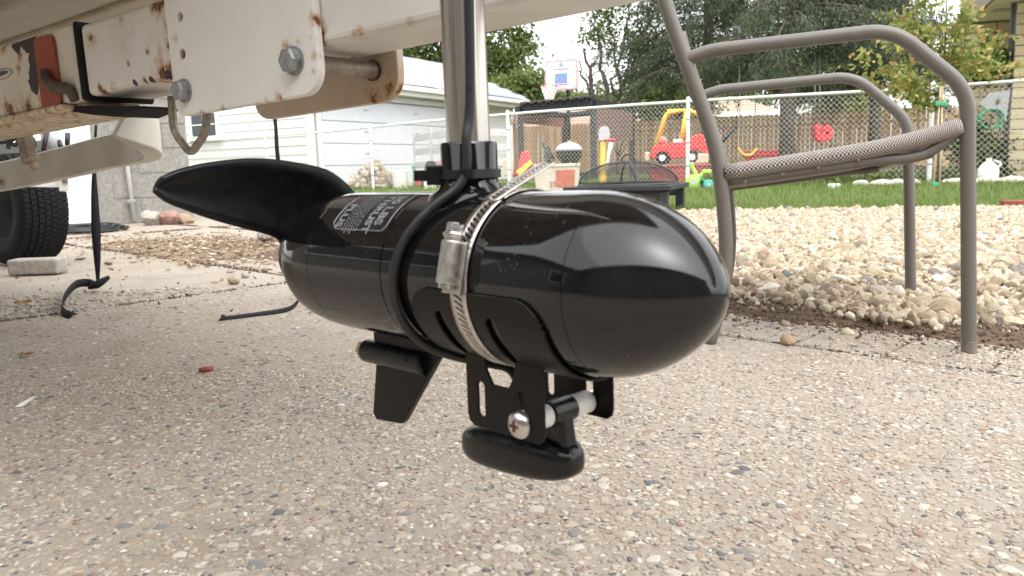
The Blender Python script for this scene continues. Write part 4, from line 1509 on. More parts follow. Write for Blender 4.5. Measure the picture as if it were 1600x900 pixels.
nb = nb if nb[1] < 0 else -nb
M_BLUE = plain("blue_print", (0.17, 0.25, 0.46), .5, 0, 30, .3)
boxpart("target_panel", M_BLUE, bo, b0 + nb * .019 - by_ * .10, bx * .20, nb * .002, by_ * .14)
for sx in (-1, 1):
    boxpart("target_line", M_WHITE, bo, b0 + nb * .022 - by_ * .06 + bx * sx * .25, bx * .012, nb * .002, by_ * .22)
boxpart("target_line", M_RED, bo, b0 + nb * .022 + by_ * .155, bx * .25, nb * .002, by_ * .012)
boxpart("target_line", M_RED, bo, b0 + nb * .022 - by_ * .275, bx * .25, nb * .002, by_ * .012)
star = []
for k in range(10):
    rr = .12 if k % 2 == 0 else .05
    star.append((rr * sin(2 * pi * k / 10), rr * cos(2 * pi * k / 10)))
plate("star", plain("slate_print", (0.25, 0.33, 0.42), .5), b0 + nb * .021 + by_ * .27, bx, by_, star, [], .004, .0005, bo)
rc = AT(865, 138, bd_) + nb * .25
rg = [rc + bx * .23 * cos(a) + nb * .23 * sin(a) for a in np.linspace(0, 2 * pi, 25)]
MB().tube(rg, .012, 8, False).build("rim", plain("orange_rim", (.55, .12, .06), .5), bk, True)
net = MB()
for k in range(12):
    for sg in (-1, 1):
        pts = []
        for j in range(6):
            a = 2 * pi * (k + sg * j * .5) / 12
            rr = .23 - .025 * j
            pts.append(rc + bx * rr * cos(a) + nb * rr * sin(a) - Z3 * .075 * j)
        net.tube(pts, .010, 4, False)
net.build("net", M_WHITE, bk)
pl0 = GX(889, bd_ + .3)
MB().tube([pl0, AT(888, 150, bd_ + .3), AT(884, 120, bd_ + .2)], .055, 12).build("pole", M_DARKMETAL, bk, True)
boxpart("base", M_DARKMETAL, bk, pl0 + Z3 * .1, X3 * .5, Y3 * .35, Z3 * .1, .04)

# --- black pergola with canvas
pg = thing("pergola", "black steel pergola frame with brown and rust red canvas panels", "pergola", GX(900, 20))
pp = {}
for nm_, x, d_ in (("a", 816, 20.5), ("b", 928, 19), ("c", 988, 21.5), ("d", 883, 23.5)):
    q = GX(x, d_)
    pp[nm_] = q
    boxpart("post", M_DARKMETAL, pg, q + Z3 * .93, X3 * .07, Y3 * .07, Z3 * .93, .01)
for a_, c_ in (("a", "b"), ("b", "c"), ("a", "d"), ("d", "c")):
    q0, q1 = pp[a_] + Z3 * 1.82, pp[c_] + Z3 * 1.82
    e_ = unit(q1 - q0)
    boxpart("beam", M_DARKMETAL, pg, (q0 + q1) / 2, (q1 - q0) / 2 + e_ * .15, np.array([-e_[1], e_[0], 0]) * .045, Z3 * .075, .008)
for k in range(9):
    f0 = (k + .5) / 9
    q = pp["a"] * (1 - f0) + pp["b"] * f0 + Z3 * 1.93
    boxpart("rafter_end", M_DARKMETAL, pg, q + Y3 * .3, X3 * .04, Y3 * .8, Z3 * .035, .006)
q0, q1 = pp["b"], pp["c"]
boxpart("canvas_panel", M_BROWNSHADE, pg, (q0 + q1) / 2 + Z3 * 1.42 - Y3 * .06, (q1 - q0) * .5, Y3 * .012, Z3 * .44, .004)
q0, q1 = pp["a"], pp["d"]
boxpart("canvas_panel", M_REDSHADE, pg, (q0 + q1) / 2 + Z3 * 1.62, (q1 - q0) * .5, X3 * .012, Z3 * .14, .004)
boxpart("canvas_panel", M_BROWNSHADE, pg, (pp["a"] + pp["b"]) / 2 + Z3 * 2.0 + Y3 * 1.5, (pp["b"] - pp["a"]) * .5, Y3 * 1.3, Z3 * .012, .004)

# --- kettle barbecue
kq = GX(890, 15.8)
kt = thing("kettle_grill", "kettle barbecue with grey domed lid seen through the fence", "barbecue", kq)
MB().lathe([(.66, .27), (.69, .275), (.76, .22), (.81, .12), (.83, 0)], kq, Z3, 28).build("lid", plain("grey_enamel", (.40, .42, .45), .35), kt, 40)
MB().lathe([(.86, 0), (.86, .03), (.83, .03)], kq, Z3, 12).build("knob", M_YEL, kt, 40)
MB().lathe([(.40, 0), (.42, .15), (.52, .24), (.65, .265), (.65, .25)], kq, Z3, 28).build("bowl", M_DARKMETAL, kt, 40)
for k in range(3):
    a = 2 * pi * k / 3 + .5
    MB().tube([kq + np.array([cos(a) * .17, sin(a) * .17, .45]), kq + np.array([cos(a) * .27, sin(a) * .27, 0])], .014, 8).build("leg", M_GALV, kt, True)

# --- child's hoop
cq = GX(942, 15.4)
cn = thing("toy_hoop", "toy basketball hoop with yellow post and red rim", "toy hoop", cq)
MB().tube([cq, AT(942, 222, 15.4)], [.075, .05], 12).build("post", M_YEL, cn, 40)
plate("backboard", M_GREYPL, AT(944, 208, 15.4), X3, Z3, [(-.10, -.13), (.10, -.13), (.105, .02), (.07, .11), (0, .13), (-.07, .11), (-.105, .02)], [], .03, .006, cn)
rq = AT(952, 219, 15.4) - Y3 * .12
MB().tube([rq + np.array([cos(a), sin(a), 0]) * .10 for a in np.linspace(0, 2 * pi, 21)], .022, 8, False).build("rim", M_RED, cn, True)
MB().tube([AT(955, 224, 15.4), AT(951, 240, 15.35), AT(948, 265, 15.3)], [.05, .03, .03], 8).build("net", M_WHITE, cn, True)

# --- red and yellow toys piled by the fence post
ty = thing("toy_slide", "small red and yellow toy slide low behind the fence post", "toy", GX(835, 15.3))
MB().poly([AT(806, 268, 15.3), AT(828, 250, 15.3), AT(832, 256, 15.3), AT(811, 275, 15.3)], Y3 * .3).build("chute", M_YEL, ty, bevel=.01)
MB().poly([AT(806, 280, 15.4), AT(814, 238, 15.4), AT(826, 236, 15.4), AT(832, 280, 15.4)], Y3 * .25).build("side", M_RED, ty, bevel=.01)
MB().tube([AT(803, 275, 15.2), AT(822, 254, 15.2), AT(836, 258, 15.2)], .035, 8).build("rail", M_RED, ty, True)
boxpart("step", M_TAN, ty, AT(795, 262, 15.5), X3 * .09, Y3 * .1, Z3 * .16, .02)
ch_ = thing("garden_chair", "dark folding garden chair leaning against the wooden fence", "chair", GX(858, 18))
for (x0, y0, x1, y1) in ((848, 222, 862, 258), (856, 228, 866, 250), (843, 262, 864, 240), (862, 262, 850, 240)):
    MB().tube([AT(x0, y0, 18), AT(x1, y1, 18)], .025, 8).build("leg", M_DARKMETAL, ch_, True)
MB().poly([AT(846, 226, 18.05), AT(854, 228, 18.05), AT(868, 252, 18.05), AT(858, 252, 18.05)], Y3 * .03).build("seat", plain("grey_mesh", (.22, .22, .22), .8), ch_)
for x, y0, y1 in ((841, 206, 240), (848, 210, 236)):
    o = MB().tube([GX(x, 22), AT(x, y0, 22)], .014, 8).build("garden_pole", M_WHITE, None, True)
    tag(o, "thin white garden pole, %s of two before the wooden fence" % ("left" if x < 845 else "right"), "pole", "garden poles")

# --- storage tub before the fence
tq = GX(871, 8.2)
tb = thing("storage_tub", "pale storage tub with faded brick red print before the fence", "tub", tq)
ex_, ey_ = unit([.98, -.18, 0]), unit([.18, .98, 0])
wv = 65 / 2 * 8.2 / FPX
q = MB()
bot, top_ = tq + Z3 * .02, tq + Z3 * .37
vs = [bot + ex_ * a * wv * .86 + ey_ * c * .13 for a in (-1, 1) for c in (-1, 1)] + [top_ + ex_ * a * wv + ey_ * c * .16 for a in (-1, 1) for c in (-1, 1)]
q.add(vs, [(0, 1, 3, 2), (0, 2, 6, 4), (2, 3, 7, 6), (3, 1, 5, 7), (1, 0, 4, 5)])
tbo = q.build("body", plain("pale_tub", (.62, .56, .48), .6, 0, 12, .12), tb, solid=.01)
for (a, c, la, lc) in ((0, -1, 1, 0), (0, 1, 1, 0), (-1, 0, 0, 1), (1, 0, 0, 1)):
    boxpart("rim", bpy.data.materials["pale_tub"], tb, top_ + ex_ * a * wv + ey_ * c * .16, ex_ * (wv * la + .012 + .0), ey_ * (.16 * lc + .012), Z3 * .014, .004)
outn = -ey_
def tubface(u, h):
    return bot * (1 - h) + top_ * h + ex_ * u * wv * (.86 + .14 * h) - ey_ * (.13 + .03 * h + .008)
q = MB()
q.add([tubface(.05, .38), tubface(.97, .38), tubface(.97, .86), tubface(.05, .86)], [(0, 1, 2, 3)])
q.build("label", M_PINK, tb, solid=.003)
cu = bpy.data.curves.new("number", 'FONT')
cu.body = "27"
cu.size = .075
cu.extrude = .002
tmp = bpy.data.objects.new("tmp", cu)
COL.objects.link(tmp)
me = bpy.data.meshes.new_from_object(tmp.evaluated_get(bpy.context.evaluated_depsgraph_get()))
bpy.data.objects.remove(tmp)
me.transform(Matrix(((ex_[0], 0, -ey_[0], 0), (ex_[1], 0, -ey_[1], 0), (ex_[2], 1, 0, 0), (0, 0, 0, 1))))
pq = tubface(-.30, .40) - ey_ * .004
me.transform(Matrix.Translation(pq))
me.materials.clear()
finish(me, "number", M_PINK, tb)
tag(MB().box(GX(893, 8.5) + Z3 * .17, X3 * .08, Y3 * .1, Z3 * .17).build("cardboard_box", M_TAN, None, bevel=.006), "plain tan box standing right of the storage tub", "box")

# --- fire pit with mesh dome
fq = GX(982, 5.9)
fp = thing("fire_pit", "black square fire pit with domed mesh lid on the gravel behind the motor", "fire pit", fq)
fx, fy = unit([.93, -.37, 0]), unit([.37, .93, 0])
hz = AT(982, 292, 5.9)[2]
rim = .385
for (a, c) in ((1, 0), (-1, 0), (0, 1), (0, -1)):
    boxpart("table_edge", M_DARKMETAL, fp, fq + Z3 * hz + fx * a * (rim - .03) + fy * c * (rim - .03), fx * (.03 if a else rim), fy * (.03 if c else rim - .062), Z3 * .018, .006)
MB().lathe([(-.16, 0), (-.15, .18), (-.08, .29), (0, .325), (0, .31), (-.08, .275)], fq + Z3 * hz, Z3, 28).build("bowl", M_DARKMETAL, fp, 40)
for a in (-1, 1):
    for c in (-1, 1):
        boxpart("leg", M_DARKMETAL, fp, fq + Z3 * (hz - .018) / 2 + fx * a * (rim - .06) + fy * c * (rim - .06), fx * .03, fy * .03, Z3 * (hz - .022) / 2, .004)
        boxpart("apron", M_DARKMETAL, fp, fq + Z3 * (hz - .05) + fx * a * (rim - .05) * .5 + fy * c * (rim - .05), fx * (rim - .1) * .5, fy * .008, Z3 * .03)
dome_h, dome_r = .165, .365
lid = MB()
for k in range(20):
    a = 2 * pi * k / 20
    pts = [fq + Z3 * (hz + .022 + dome_h * sin(t)) + np.array([cos(a), sin(a), 0]) * dome_r * cos(t) for t in np.linspace(0, pi / 2 * .97, 9)]
    lid.tube(pts, .0016 if k % 5 else .007, 4, False)
for t in np.linspace(0, 1.45, 26):
    pts = [fq + Z3 * (hz + .022 + dome_h * sin(t)) + np.array([cos(a), sin(a), 0]) * dome_r * cos(t) for a in np.linspace(0, 2 * pi, 33)]
    lid.tube(pts, .0012 if t > .01 else .009, 4, False)
lo = lid.build("mesh_lid", M_DARKMETAL, fp)
tag(lo, kind="stuff")
hk = fq + Z3 * (hz + .022 + dome_h)
MB().tube([hk + fx * .05 * cos(a) + Z3 * (.045 * sin(a) + .005) for a in np.linspace(0, pi, 13)], .006, 8).build("lid_handle", M_DARKMETAL, fp, True)

# --- toy car on its red sandbox
tc0 = GX(1062, 14.2)
sbx = thing("sandbox", "low red plastic sandbox under the toy car", "sandbox", tc0)
sx, sy = unit([.97, -.25, 0]), unit([.25, .97, 0])
q = MB()
zt = .30
q.add([tc0 + sx * a * .47 + sy * c * .35 for a in (-1, 1) for c in (-1, 1)] + [tc0 + sx * a * .53 + sy * c * .4 + Z3 * zt for a in (-1, 1) for c in (-1, 1)], [(0, 1, 3, 2), (4, 6, 7, 5), (0, 4, 5, 1), (2, 3, 7, 6), (0, 2, 6, 4), (1, 5, 7, 3)])
q.build("tub", plain("dull_red_plastic", (.40, .07, .07), .6), sbx, bevel=.03)
boxpart("lid_rim", plain("dull_red_plastic_rim", (.45, .09, .09), .6), sbx, tc0 + Z3 * (zt + .012), sx * .55, sy * .42, Z3 * .012, .008)
tc = thing("toy_car", "red and yellow ride-in toy car parked on the red sandbox", "toy car", tc0 + Z3 * .325)
CZ = zt + .025
def TC(a, c, z):
    return tc0 + sx * a * 1.16 + sy * c * 1.1 + Z3 * (CZ + z * 1.12)
q = MB()
prof = [(-.46, .13), (-.44, .30), (-.40, .35), (-.20, .37), (.02, .40), (.14, .44), (.30, .52), (.42, .50), (.46, .40), (.47, .13), (.40, .12), (.34, .23), (.24, .25), (.15, .12), (-.13, .10), (-.20, .22), (-.30, .23), (-.37, .12)]
bmx = bmesh.new()
fv = [bmx.verts.new(TC(x * .93, -.22, z * .9)) for x, z in prof]
bmx.faces.new(fv)
ex = bmesh.ops.extrude_face_region(bmx, geom=list(bmx.faces))
bmesh.ops.translate(bmx, vec=Vector(sy * .44), verts=[g for g in ex["geom"] if isinstance(g, bmesh.types.BMVert)])
me = bpy.data.meshes.new("body")
bmesh.ops.triangulate(bmx, faces=[f for f in bmx.faces if len(f.verts) > 4])
bmx.to_mesh(me)
bmx.free()
tbody = finish(me, "body", M_RED, tc, 40, bevel=.02)
for c in (-.19, .19):
    MB().tube(fillet([TC(-.36, c, .30), TC(-.20, c * .85, .80), TC(.0, c * .85, .84)], .08), .032, 8).build("front_pillar", M_YEL, tc, True)
    MB().tube(fillet([TC(.02, c * .85, .36), TC(.10, c * .85, .82)], .05), .036, 8).build("middle_pillar", M_YEL, tc, True)
    MB().tube(fillet([TC(.40, c, .42), TC(.36, c * .85, .74), TC(.12, c * .85, .84)], .10), .034, 8).build("rear_pillar", M_YEL, tc, True)
    for a in (-.25, .19):
        wl_ = MB().lathe([(-.035, 0), (-.035, .10), (-.02, .115), (.02, .115), (.035, .10), (.035, 0)], TC(a, c * 1.12, .115), sy, 20).build("wheel", M_TYRE, tc, 40)
        MB().lathe([(-.043, 0), (-.043, .055), (.043, .055), (.043, 0)], TC(a, c * 1.12, .115), sy, 14).build("hub", M_WHITE, wl_, 40)
    MB().lathe([(-.012, 0), (-.012, .05), (.012, .05), (.012, 0)], TC(.43 - .02, c * 1.17, .38), sy, 14).build("headlight", M_WHITE, tc, 40)
boxpart("roof", M_YEL, tc, TC(.0, 0, .84), sx * .22, sy * .19, Z3 * .025, .02)
boxpart("door_line", M_WHITE, tc, TC(-.02, -.222, .37), sx * .08, sy * .006, Z3 * .03, .004)
boxpart("bumper", M_TAN, tc, TC(-.48, 0, .14), sx * .05, sy * .18, Z3 * .08, .03)
bx_ = thing("steering_toy", "round pinkish toy ball sitting inside the toy car's open window", "ball", TC(-.26, -.05, .30))
MB().lathe([(0, 0), (.01, .04), (.05, .075), (.09, .075), (.13, .04), (.14, 0)], TC(-.26, -.05, .33), Z3, 16).build("ball", plain("pink_ball", (.68, .25, .22), .5), bx_, True)
tag(MB().box(GX(1094, 14.0) + Z3 * .42, sx * .14, sy * .15, Z3 * .09).build("tan_bin", M_TAN, None, bevel=.03), "tan plastic bin lid beside the toy car, left of the chair back", "bin")
tag(MB().box(GX(1094, 14.0) + Z3 * .165, sx * .13, sy * .13, Z3 * .165).build("red_crate", bpy.data.materials["dull_red_plastic"], None, bevel=.01), "dull red crate under the tan bin lid", "crate")
# --- small lime tricycle
tr0 = GX(1093, 10.6)
tk = thing("toy_tricycle", "small lime green toy tricycle left of the chair's back leg", "tricycle", tr0)
D_ = 10.6
MB().tube(bez([AT(1080, 258, D_), AT(1085, 268, D_), AT(1090, 276, D_), AT(1101, 270, D_), AT(1107, 268, D_)], 5), .028, 8).build("frame", M_LIME, tk, True)
MB().tube([AT(1090, 276, D_), AT(1090, 292, D_)], .022, 8).build("fork", M_LIME, tk, True)
MB().tube([AT(1078, 256, D_), AT(1083, 258, D_)], .03, 8).build("handlebar", M_LIME, tk, True)
boxpart("saddle", M_LIME, tk, AT(1104, 268, D_), X3 * .06, Y3 * .05, Z3 * .025, .012)
for (x, c, rr) in ((1083, 0, .10), (1104, -.09, .065), (1104, .09, .065)):
    q = GX(x, D_)
    w_ = MB().lathe([(-.025, 0), (-.025, rr * .8), (-.012, rr), (.012, rr), (.025, rr * .8), (.025, 0)], q + Z3 * rr + Y3 * c, Y3, 18).build("wheel", M_LIME if x == 1083 else M_TEAL, tk, 40)
    MB().lathe([(-.03, 0), (-.03, rr * .4), (.03, rr * .4), (.03, 0)], q + Z3 * rr + Y3 * c, Y3, 12).build("hub", M_GREYPL, w_, 40)
MB().tube([AT(1095, 276, D_), AT(1104, 288, D_)], .018, 8).build("strut", M_TEAL, tk, True)

# --- swings
def swing(name, lab, x0, x1, ytop, yseat, d_, mat, bucket_):
    t = thing(name, lab, "swing", AT((x0 + x1) / 2, yseat, d_), "swings under the spruce")
    for x in (x0, x1):
        MB().tube([AT(x, ytop, d_), AT(x + (x0 + x1 - 2 * x) * .05, yseat, d_)], .012, 6).build("chain", M_GALV, t, True)
    return t


sw = swing("toddler_swing", "red toddler bucket swing hanging before the wooden fence", 1273, 1281, 70, 194, 17.0, M_RED, True)
sc_ = AT(1284, 207, 17.0)
q = plate("seat", M_RED, sc_, X3, Z3, [(-.17, .13), (-.13, -.15), (.0, -.19), (.16, -.14), (.20, .05), (.10, .14), (0, .05), (-.09, .16)], [circle(-.04, .02, .05), circle(.08, -.02, .05)], .22, .02, sw)
sw2 = swing("rope_swing", "swing on two dark ropes with yellow rope seat beside the chair back", 1155, 1181, 40, 232, 17.5, M_YEL, False)
MB().tube(bez([AT(1153, 230, 17.5), AT(1160, 240, 17.5), AT(1172, 242, 17.5), AT(1183, 232, 17.5)], 5), .03, 8).build("seat", M_YEL, sw2, True)
sl_ = thing("black_glider", "black slanted glider bar hanging behind the chair back", "glider", AT(1140, 212, 17.5))
MB().tube([AT(1128, 222, 17.5), AT(1150, 199, 17.5)], .05, 8).build("bar", M_DARKMETAL, sl_, True)
MB().tube([AT(1150, 199, 17.5), AT(1157, 120, 17.5)], .008, 6).build("rope", M_DARKMETAL, sl_, True)
kt2 = thing("toy_table", "low red toy table below the yellow rope swing", "toy table", GX(1192, 19))
boxpart("top", M_RED, kt2, AT(1192, 240, 19), X3 * .42, Y3 * .3, Z3 * .07, .02)
for a in (-1, 1):
    q = GX(1192, 19) + X3 * a * .3
    boxpart("leg", M_RED, kt2, q + Z3 * AT(1192, 240, 19)[2] / 2, X3 * .06, Y3 * .2, Z3 * (AT(1192, 240, 19)[2] / 2 - .07), .01)

# --- hose hanger and jug by the brick house
hg = thing("hose_hanger", "white triangular hose hanger with green hose on the brick wall", "hose hanger", AT(1552, 165, 10.2))
plate("bracket", M_GREYPL, AT(1552, 165, 10.2), X3, Z3, [(-.18, .02), (-.05, .16), (.20, .19), (.17, -.20), (.02, -.10)], [circle(.05, .04, .045)], .02, .003, hg)
MB().tube([AT(1552, 178, 10.15) + np.array([.14 * cos(a) * (1 + .08 * sin(a * .37)), 0, -.06 + .12 * sin(a)]) + Y3 * .004 * a for a in np.linspace(0, 8 * pi, 90)], .011, 6).build("hose", M_GREEN, hg, True)
jg0 = GX(1543, 9.95)
jg = thing("plastic_jug", "white plastic jug standing by the fence below the hose hanger", "jug", jg0)
MB().lathe([(0, 0), (0, .11), (.02, .12), (.17, .12), (.23, .08), (.27, .035), (.31, .035), (.31, 0)], jg0, Z3, 20).build("body", M_WHITE, jg, 40)
MB().tube(bez([jg0 + np.array([.10, -.02, .18]), jg0 + np.array([.14, -.02, .24]), jg0 + np.array([.05, -.02, .28])], 5), .014, 8).build("handle", M_WHITE, jg, True)

# ================================================================== BOAT AND ITS TRAILER
tl = thing("boat_trailer", "rust-stained white steel boat trailer with bolted tongue plates", "boat trailer", B(.4, .04, 0) * [1, 1, 0])
S_ = 0.076


def spot(x, y, r, h=0.0):
    k, u = BPX(x, y, h)
    return (B(k, h, u), r)


M_BEAM = paint("white_trailer_paint", (0.70, 0.68, 0.65),
               [spot(258, 118, .018), spot(265, 70, .008), spot(160, 146, .008), spot(254, 4, .012), spot(268, 110, .012), spot(200, 100, .004), spot(230, 80, .004),
                spot(497, 60, .009), spot(142, 60, .006), spot(175, 138, .005), spot(225, 128, .006), spot(190, 30, .004), spot(262, 40, .008), spot(640, 36, .004), spot(560, 58, .006), spot(500, 78, .006), spot(498, 90, .008), spot(240, 8, .008)], [spot(262, 120, .006), spot(210, 131, .004), spot(235, 127, .004)], grime=.5)
M_SLEEVE = paint("rusty_sleeve_paint", (0.66, 0.62, 0.55),
                 [spot(66, 70, .009), spot(68, 95, .009), spot(70, 120, .010), spot(72, 150, .011), spot(76, 172, .013), spot(35, 85, .007), spot(33, 110, .006), spot(10, 68, .010), spot(50, 165, .014), spot(20, 178, .018), spot(100, 178, .008)],
                 [spot(30, 66, .012), spot(45, 64, .013), spot(56, 74, .013), spot(56, 95, .011), spot(57, 112, .011), spot(58, 130, .011)], grime=.35)
M_FLANGE = paint("heavily_rusted_paint", (0.62, 0.55, 0.44), [], [], rustbase=.55, grime=.5)
M_PLATE = paint("white_plate_paint", (0.72, 0.70, 0.67),
                [spot(285, 27, 0.0039, -.006), spot(289, 85, 0.0039, -.006), spot(452, 72, 0.0055, -.006), spot(470, 66, 0.0039, -.006), spot(494, 90, 0.0033, -.006), spot(490, 60, 0.0022, -.006), spot(420, 158, 0.0028, -.006), spot(494, 112, 0.0033, -.006), spot(296, 184, 0.0022, -.006), spot(380, 172, 0.0022, -.006), spot(320, 179, .004, -.006), spot(352, 172, .005, -.006), spot(405, 161, .004, -.006), spot(440, 152, .004, -.006), spot(277, 120, .003, -.006), spot(276, 60, .004, -.006), spot(493, 30, .004, -.006)], grime=.2)
M_REARPL = paint("tan_plate_paint", (0.50, 0.41, 0.33), [spot(623, 110, .010, .085), spot(624, 140, .010, .085), spot(590, 152, .009, .085), spot(480, 178, .006, .085)], grime=.5)
M_FRAME = paint("white_frame_paint", (0.62, 0.60, 0.54), [(AT(103, 240, 2.5), .05), (AT(103, 262, 2.5), .04), (AT(0, 285, 2.6), .02)], grime=.45)


def beam(name, k0, k1, mat, o=0.0, bev=.006, u0_=0.0, u1_=S_, parent=tl):
    return MB().box(B((k0 + k1) / 2, S_ / 2, (u0_ + u1_) / 2), BD * abs(k1 - k0) / 2, BH * (S_ / 2 + o), BU * ((u1_ - u0_) / 2 + o)).build(name, mat, parent, bevel=bev, segs=3)


kj = BPX(497, 60)[0]
beam("tongue_beam", -1.5, kj + .03, M_BEAM)
beam("stub_beam", kj + .035, .158, M_BEAM)
beam("sleeve", .168, .9, M_SLEEVE, .003, .004)
MB().box(B(.54, S_ / 2 + .004, -.0095), BD * .36, BH * .034, BU * .0065).build("lower_flange", M_FLANGE, tl, bevel=.004)
MB().box(B(.30, S_ / 2 - .01, -.007), BD * .10, BH * .038, BU * .0035).build("weld_plate", M_FLANGE, tl, bevel=.003)
# bolted side plates
kL, kR = BPX(272, 100, -.006)[0], BPX(496, 60, -.006)[0]
uB = (BPX(300, 183, -.006)[1] + BPX(450, 147, -.006)[1]) / 2
RT = -BD


def hole(x, y, r, h=-.006):
    k, u = BPX(x, y, h)
    return circle(-k, u, r, 18)


plate("side_plate", M_PLATE, B(0, -.005, 0), RT, BU, rrect(-kL, uB, -kR, .16, (.012, .012, .013, .020), 8), [hole(285, 27, .0056), hole(289, 85, .0058)], .008, .0012, tl)
for (x, y) in ((285, 27), (289, 85)):
    k, u = BPX(x, y, -.004)
    MB().lathe([(-.0028, .0066), (.004, .0056), (.004, 0)], B(k, -.005, u), BH, 18).build("bolt_hole", M_RUSTHOLE, tl, 40)
kL2, kR2 = BPX(405, 150, .085)[0], BPX(628, 112, .085)[0]
uB2 = (BPX(445, 186, .085)[1] + BPX(580, 157, .085)[1]) / 2
plate("side_plate", M_REARPL, B(0, .083, 0), RT, BU, rrect(-kL2, uB2, -kR2, .15, (.012, .012, .020, .022), 8), [], .009, .0012, tl)


def hexbolt(x, y, r):
    k, u = BPX(x, y, -.009)
    c = B(k, -.009, u)
    q = MB().lathe([(0, r), (-.0085, r), (-.010, r * .86), (-.0105, 0)], c, BH, 6).build("bolt", M_GALV, tl, bevel=.0008)
    MB().lathe([(.0, r * 1.15), (-.0018, r * 1.15), (-.002, 0)], c, BH, 24).build("washer", M_GALV, q, 40)
    return k, u


hexbolt(289, 142, .0098)
k0, u0b = hexbolt(460, 95, .0105)
MB().tube([B(k0 - .006, -.002, u0b - .002), B(k0 - .006, .080, u0b - .002)], .0078, 20).build("pivot_pin", M_ROD, tl, 40)
MB().lathe([(0, .0095), (.003, .0092)], B(k0 - .006, .076, u0b - .002), BH, 20).build("pin_collar", M_RUSTHOLE, tl)
# bent rod hanging under the joint
h_ = .03
upts = [B(*(lambda ku: (ku[0], h_, ku[1]))(BPX(x, y, h_))) for x, y in ((268, 150), (271, 205), (298, 241), (323, 206), (322, 150))]
MB().tube(fillet(upts, [0, .012, .010, .012, 0], 6), .0042, 14).build("hanger_rod", M_ROD, tl, True)
# strap round the joint, reflector, latch and rubber pad
bandm = MB().box(B(.163, S_ / 2, S_ / 2), BD * .0036, BH * (S_ / 2 + .004), BU * (S_ / 2 + .0045)).build("rubber_band", M_STRAP, tl, bevel=.004)
k0, u0b = BPX(64, 62)
k1, u1b = BPX(96, 166)
ka, kb = BPX(66, 100)[0], BPX(96, 100)[0]
plate("reflector", M_REFLECT, B(0, -.0052, 0), RT, BU, rrect(-ka, u1b, -kb, u0b, (.010, .004, .003, .009)), [], .003, .0008, tl)
lp = [B(BPX(x, y)[0], h2, BPX(x, y)[1]) for x, y, h2 in ((84, 112, -.010), (90, 126, -.012), (104, 138, -.012), (120, 140, -.009), (126, 158, -.006))]
MB().tube(bez(lp, 5), list(np.concatenate([np.linspace(.0045, .007, 10), np.linspace(.007, .005, 11)])), 10).build("latch", plain("rusty_latch", (0.13, 0.10, 0.08), .8, .3, 90, .5, .8), tl, True)
q = MB()
q.poly([B(BPX(x, y, .03)[0], .03, BPX(x, y, .03)[1]) for x, y in ((112, 171), (180, 181), (216, 184), (250, 171), (252, 167), (140, 167))], BH * .05)
q.build("rubber_pad", M_STRAP, tl, bevel=.002)
# oval emblem on the sleeve
k0, u0b = BPX(6, 117)
ov = [(.030 * cos(a), .0062 * sin(a)) for a in np.linspace(0, 2 * pi, 40)[:-1]]
plate("emblem_ring", plain("grey_decal", (.25, .25, .27), .5), B(k0, -.0036, u0b), RT, BU, ov, [[(x * .96, y * .88) for x, y in ov]], .0008, .0001, tl)
plate("emblem_mark", plain("navy_decal", (.04, .045, .08), .5), B(k0, -.0036, u0b + .001), RT, BU, [(.021 * cos(a), .0026 * sin(a) * abs(sin(a))) for a in np.linspace(0, 2 * pi, 30)[:-1]], [], .0008, .0001, tl)
# perforated jack leg
jd = 1.15
ja, jb_ = AT(36, 200, jd), AT(47, 254, jd)
jk = MB()
je = unit(jb_ - ja)
jx = unit(np.cross(je, ray(40, 230)))
jz = np.cross(jx, je)
jl = MB().box((ja + jb_) / 2, (jb_ - ja) / 2, jx * .0105, jz * .0105).build("jack_leg", plain("rusty_jack", (.30, .25, .19), .8, .2, 60, .5, .6), tl, bevel=.0015)
for i in range(5):
    c = ja + (jb_ - ja) * (.25 + .15 * i) - jz * .0095 * np.sign(jz @ (ja - CAM)) - jx * .004 * np.sign(jx @ r_)
    MB().lathe([(-.002, .0032), (.002, .0032), (.002, 0), (-.002, 0)], c, jz, 10).build("jack_hole", M_STRAP, jl)
MB().tube([AT(49, 252, jd), AT(56, 263, jd)], .006, 8).build("jack_foot", plain("tan_steel", (.36, .28, .20), .8), tl, True)
# bent side rail of the frame
rail = bez([AT(-140, 300, 3.0), AT(0, 277, 2.65), AT(105, 254, 2.4), AT(165, 239, 2.28), AT(205, 231, 2.2), AT(229, 224, 2.08), AT(236, 215, 1.96), AT(228, 205, 1.88), AT(212, 196, 1.84), AT(190, 184, 1.82)], 7)
MB().sweep(rail, [(-.022, -.045), (.022, -.045), (.022, .045), (-.022, .045)]).build("frame_rail", M_FRAME, tl, 30, bevel=.008)
crs = [AT(-60, 238, 3.3), AT(90, 226, 3.1)]
MB().sweep(crs, [(-.02, -.02), (.02, -.02), (.02, .02), (-.02, .02)]).build("cross_rail", plain("grey_galvanised_rail", (.25, .27, .27), .6, .4), tl)
for (x0, y0, x1, y1, d_) in ((73, 205, 68, 236, 2.9), (82, 205, 84, 232, 3.0), (92, 220, 97, 232, 3.0), (106, 208, 105, 228, 2.9)):
    MB().tube([AT(x0, y0, d_), AT(x1, y1, d_)], .009 if x0 != 82 else .022, 8).build("upright", M_DARKMETAL if x0 != 82 else M_GREYPL, tl, True)
lt = MB().box(AT(103, 286, 3.1), X3 * .02, Y3 * .02, Z3 * .032).build("marker_light", M_TRIM, tl, bevel=.004)
for dx in (-3, 2):
    MB().box(AT(102 + dx, 282, 3.075), X3 * .004, Y3 * .003, Z3 * .010).build("lens", M_ROD, lt)
MB().poly([AT(35, 285, 3.12), AT(98, 271, 3.12), AT(98, 293, 3.12), AT(40, 292, 3.12)], Y3 * .02).build("fender_bracket", M_TRIM, tl, bevel=.003)
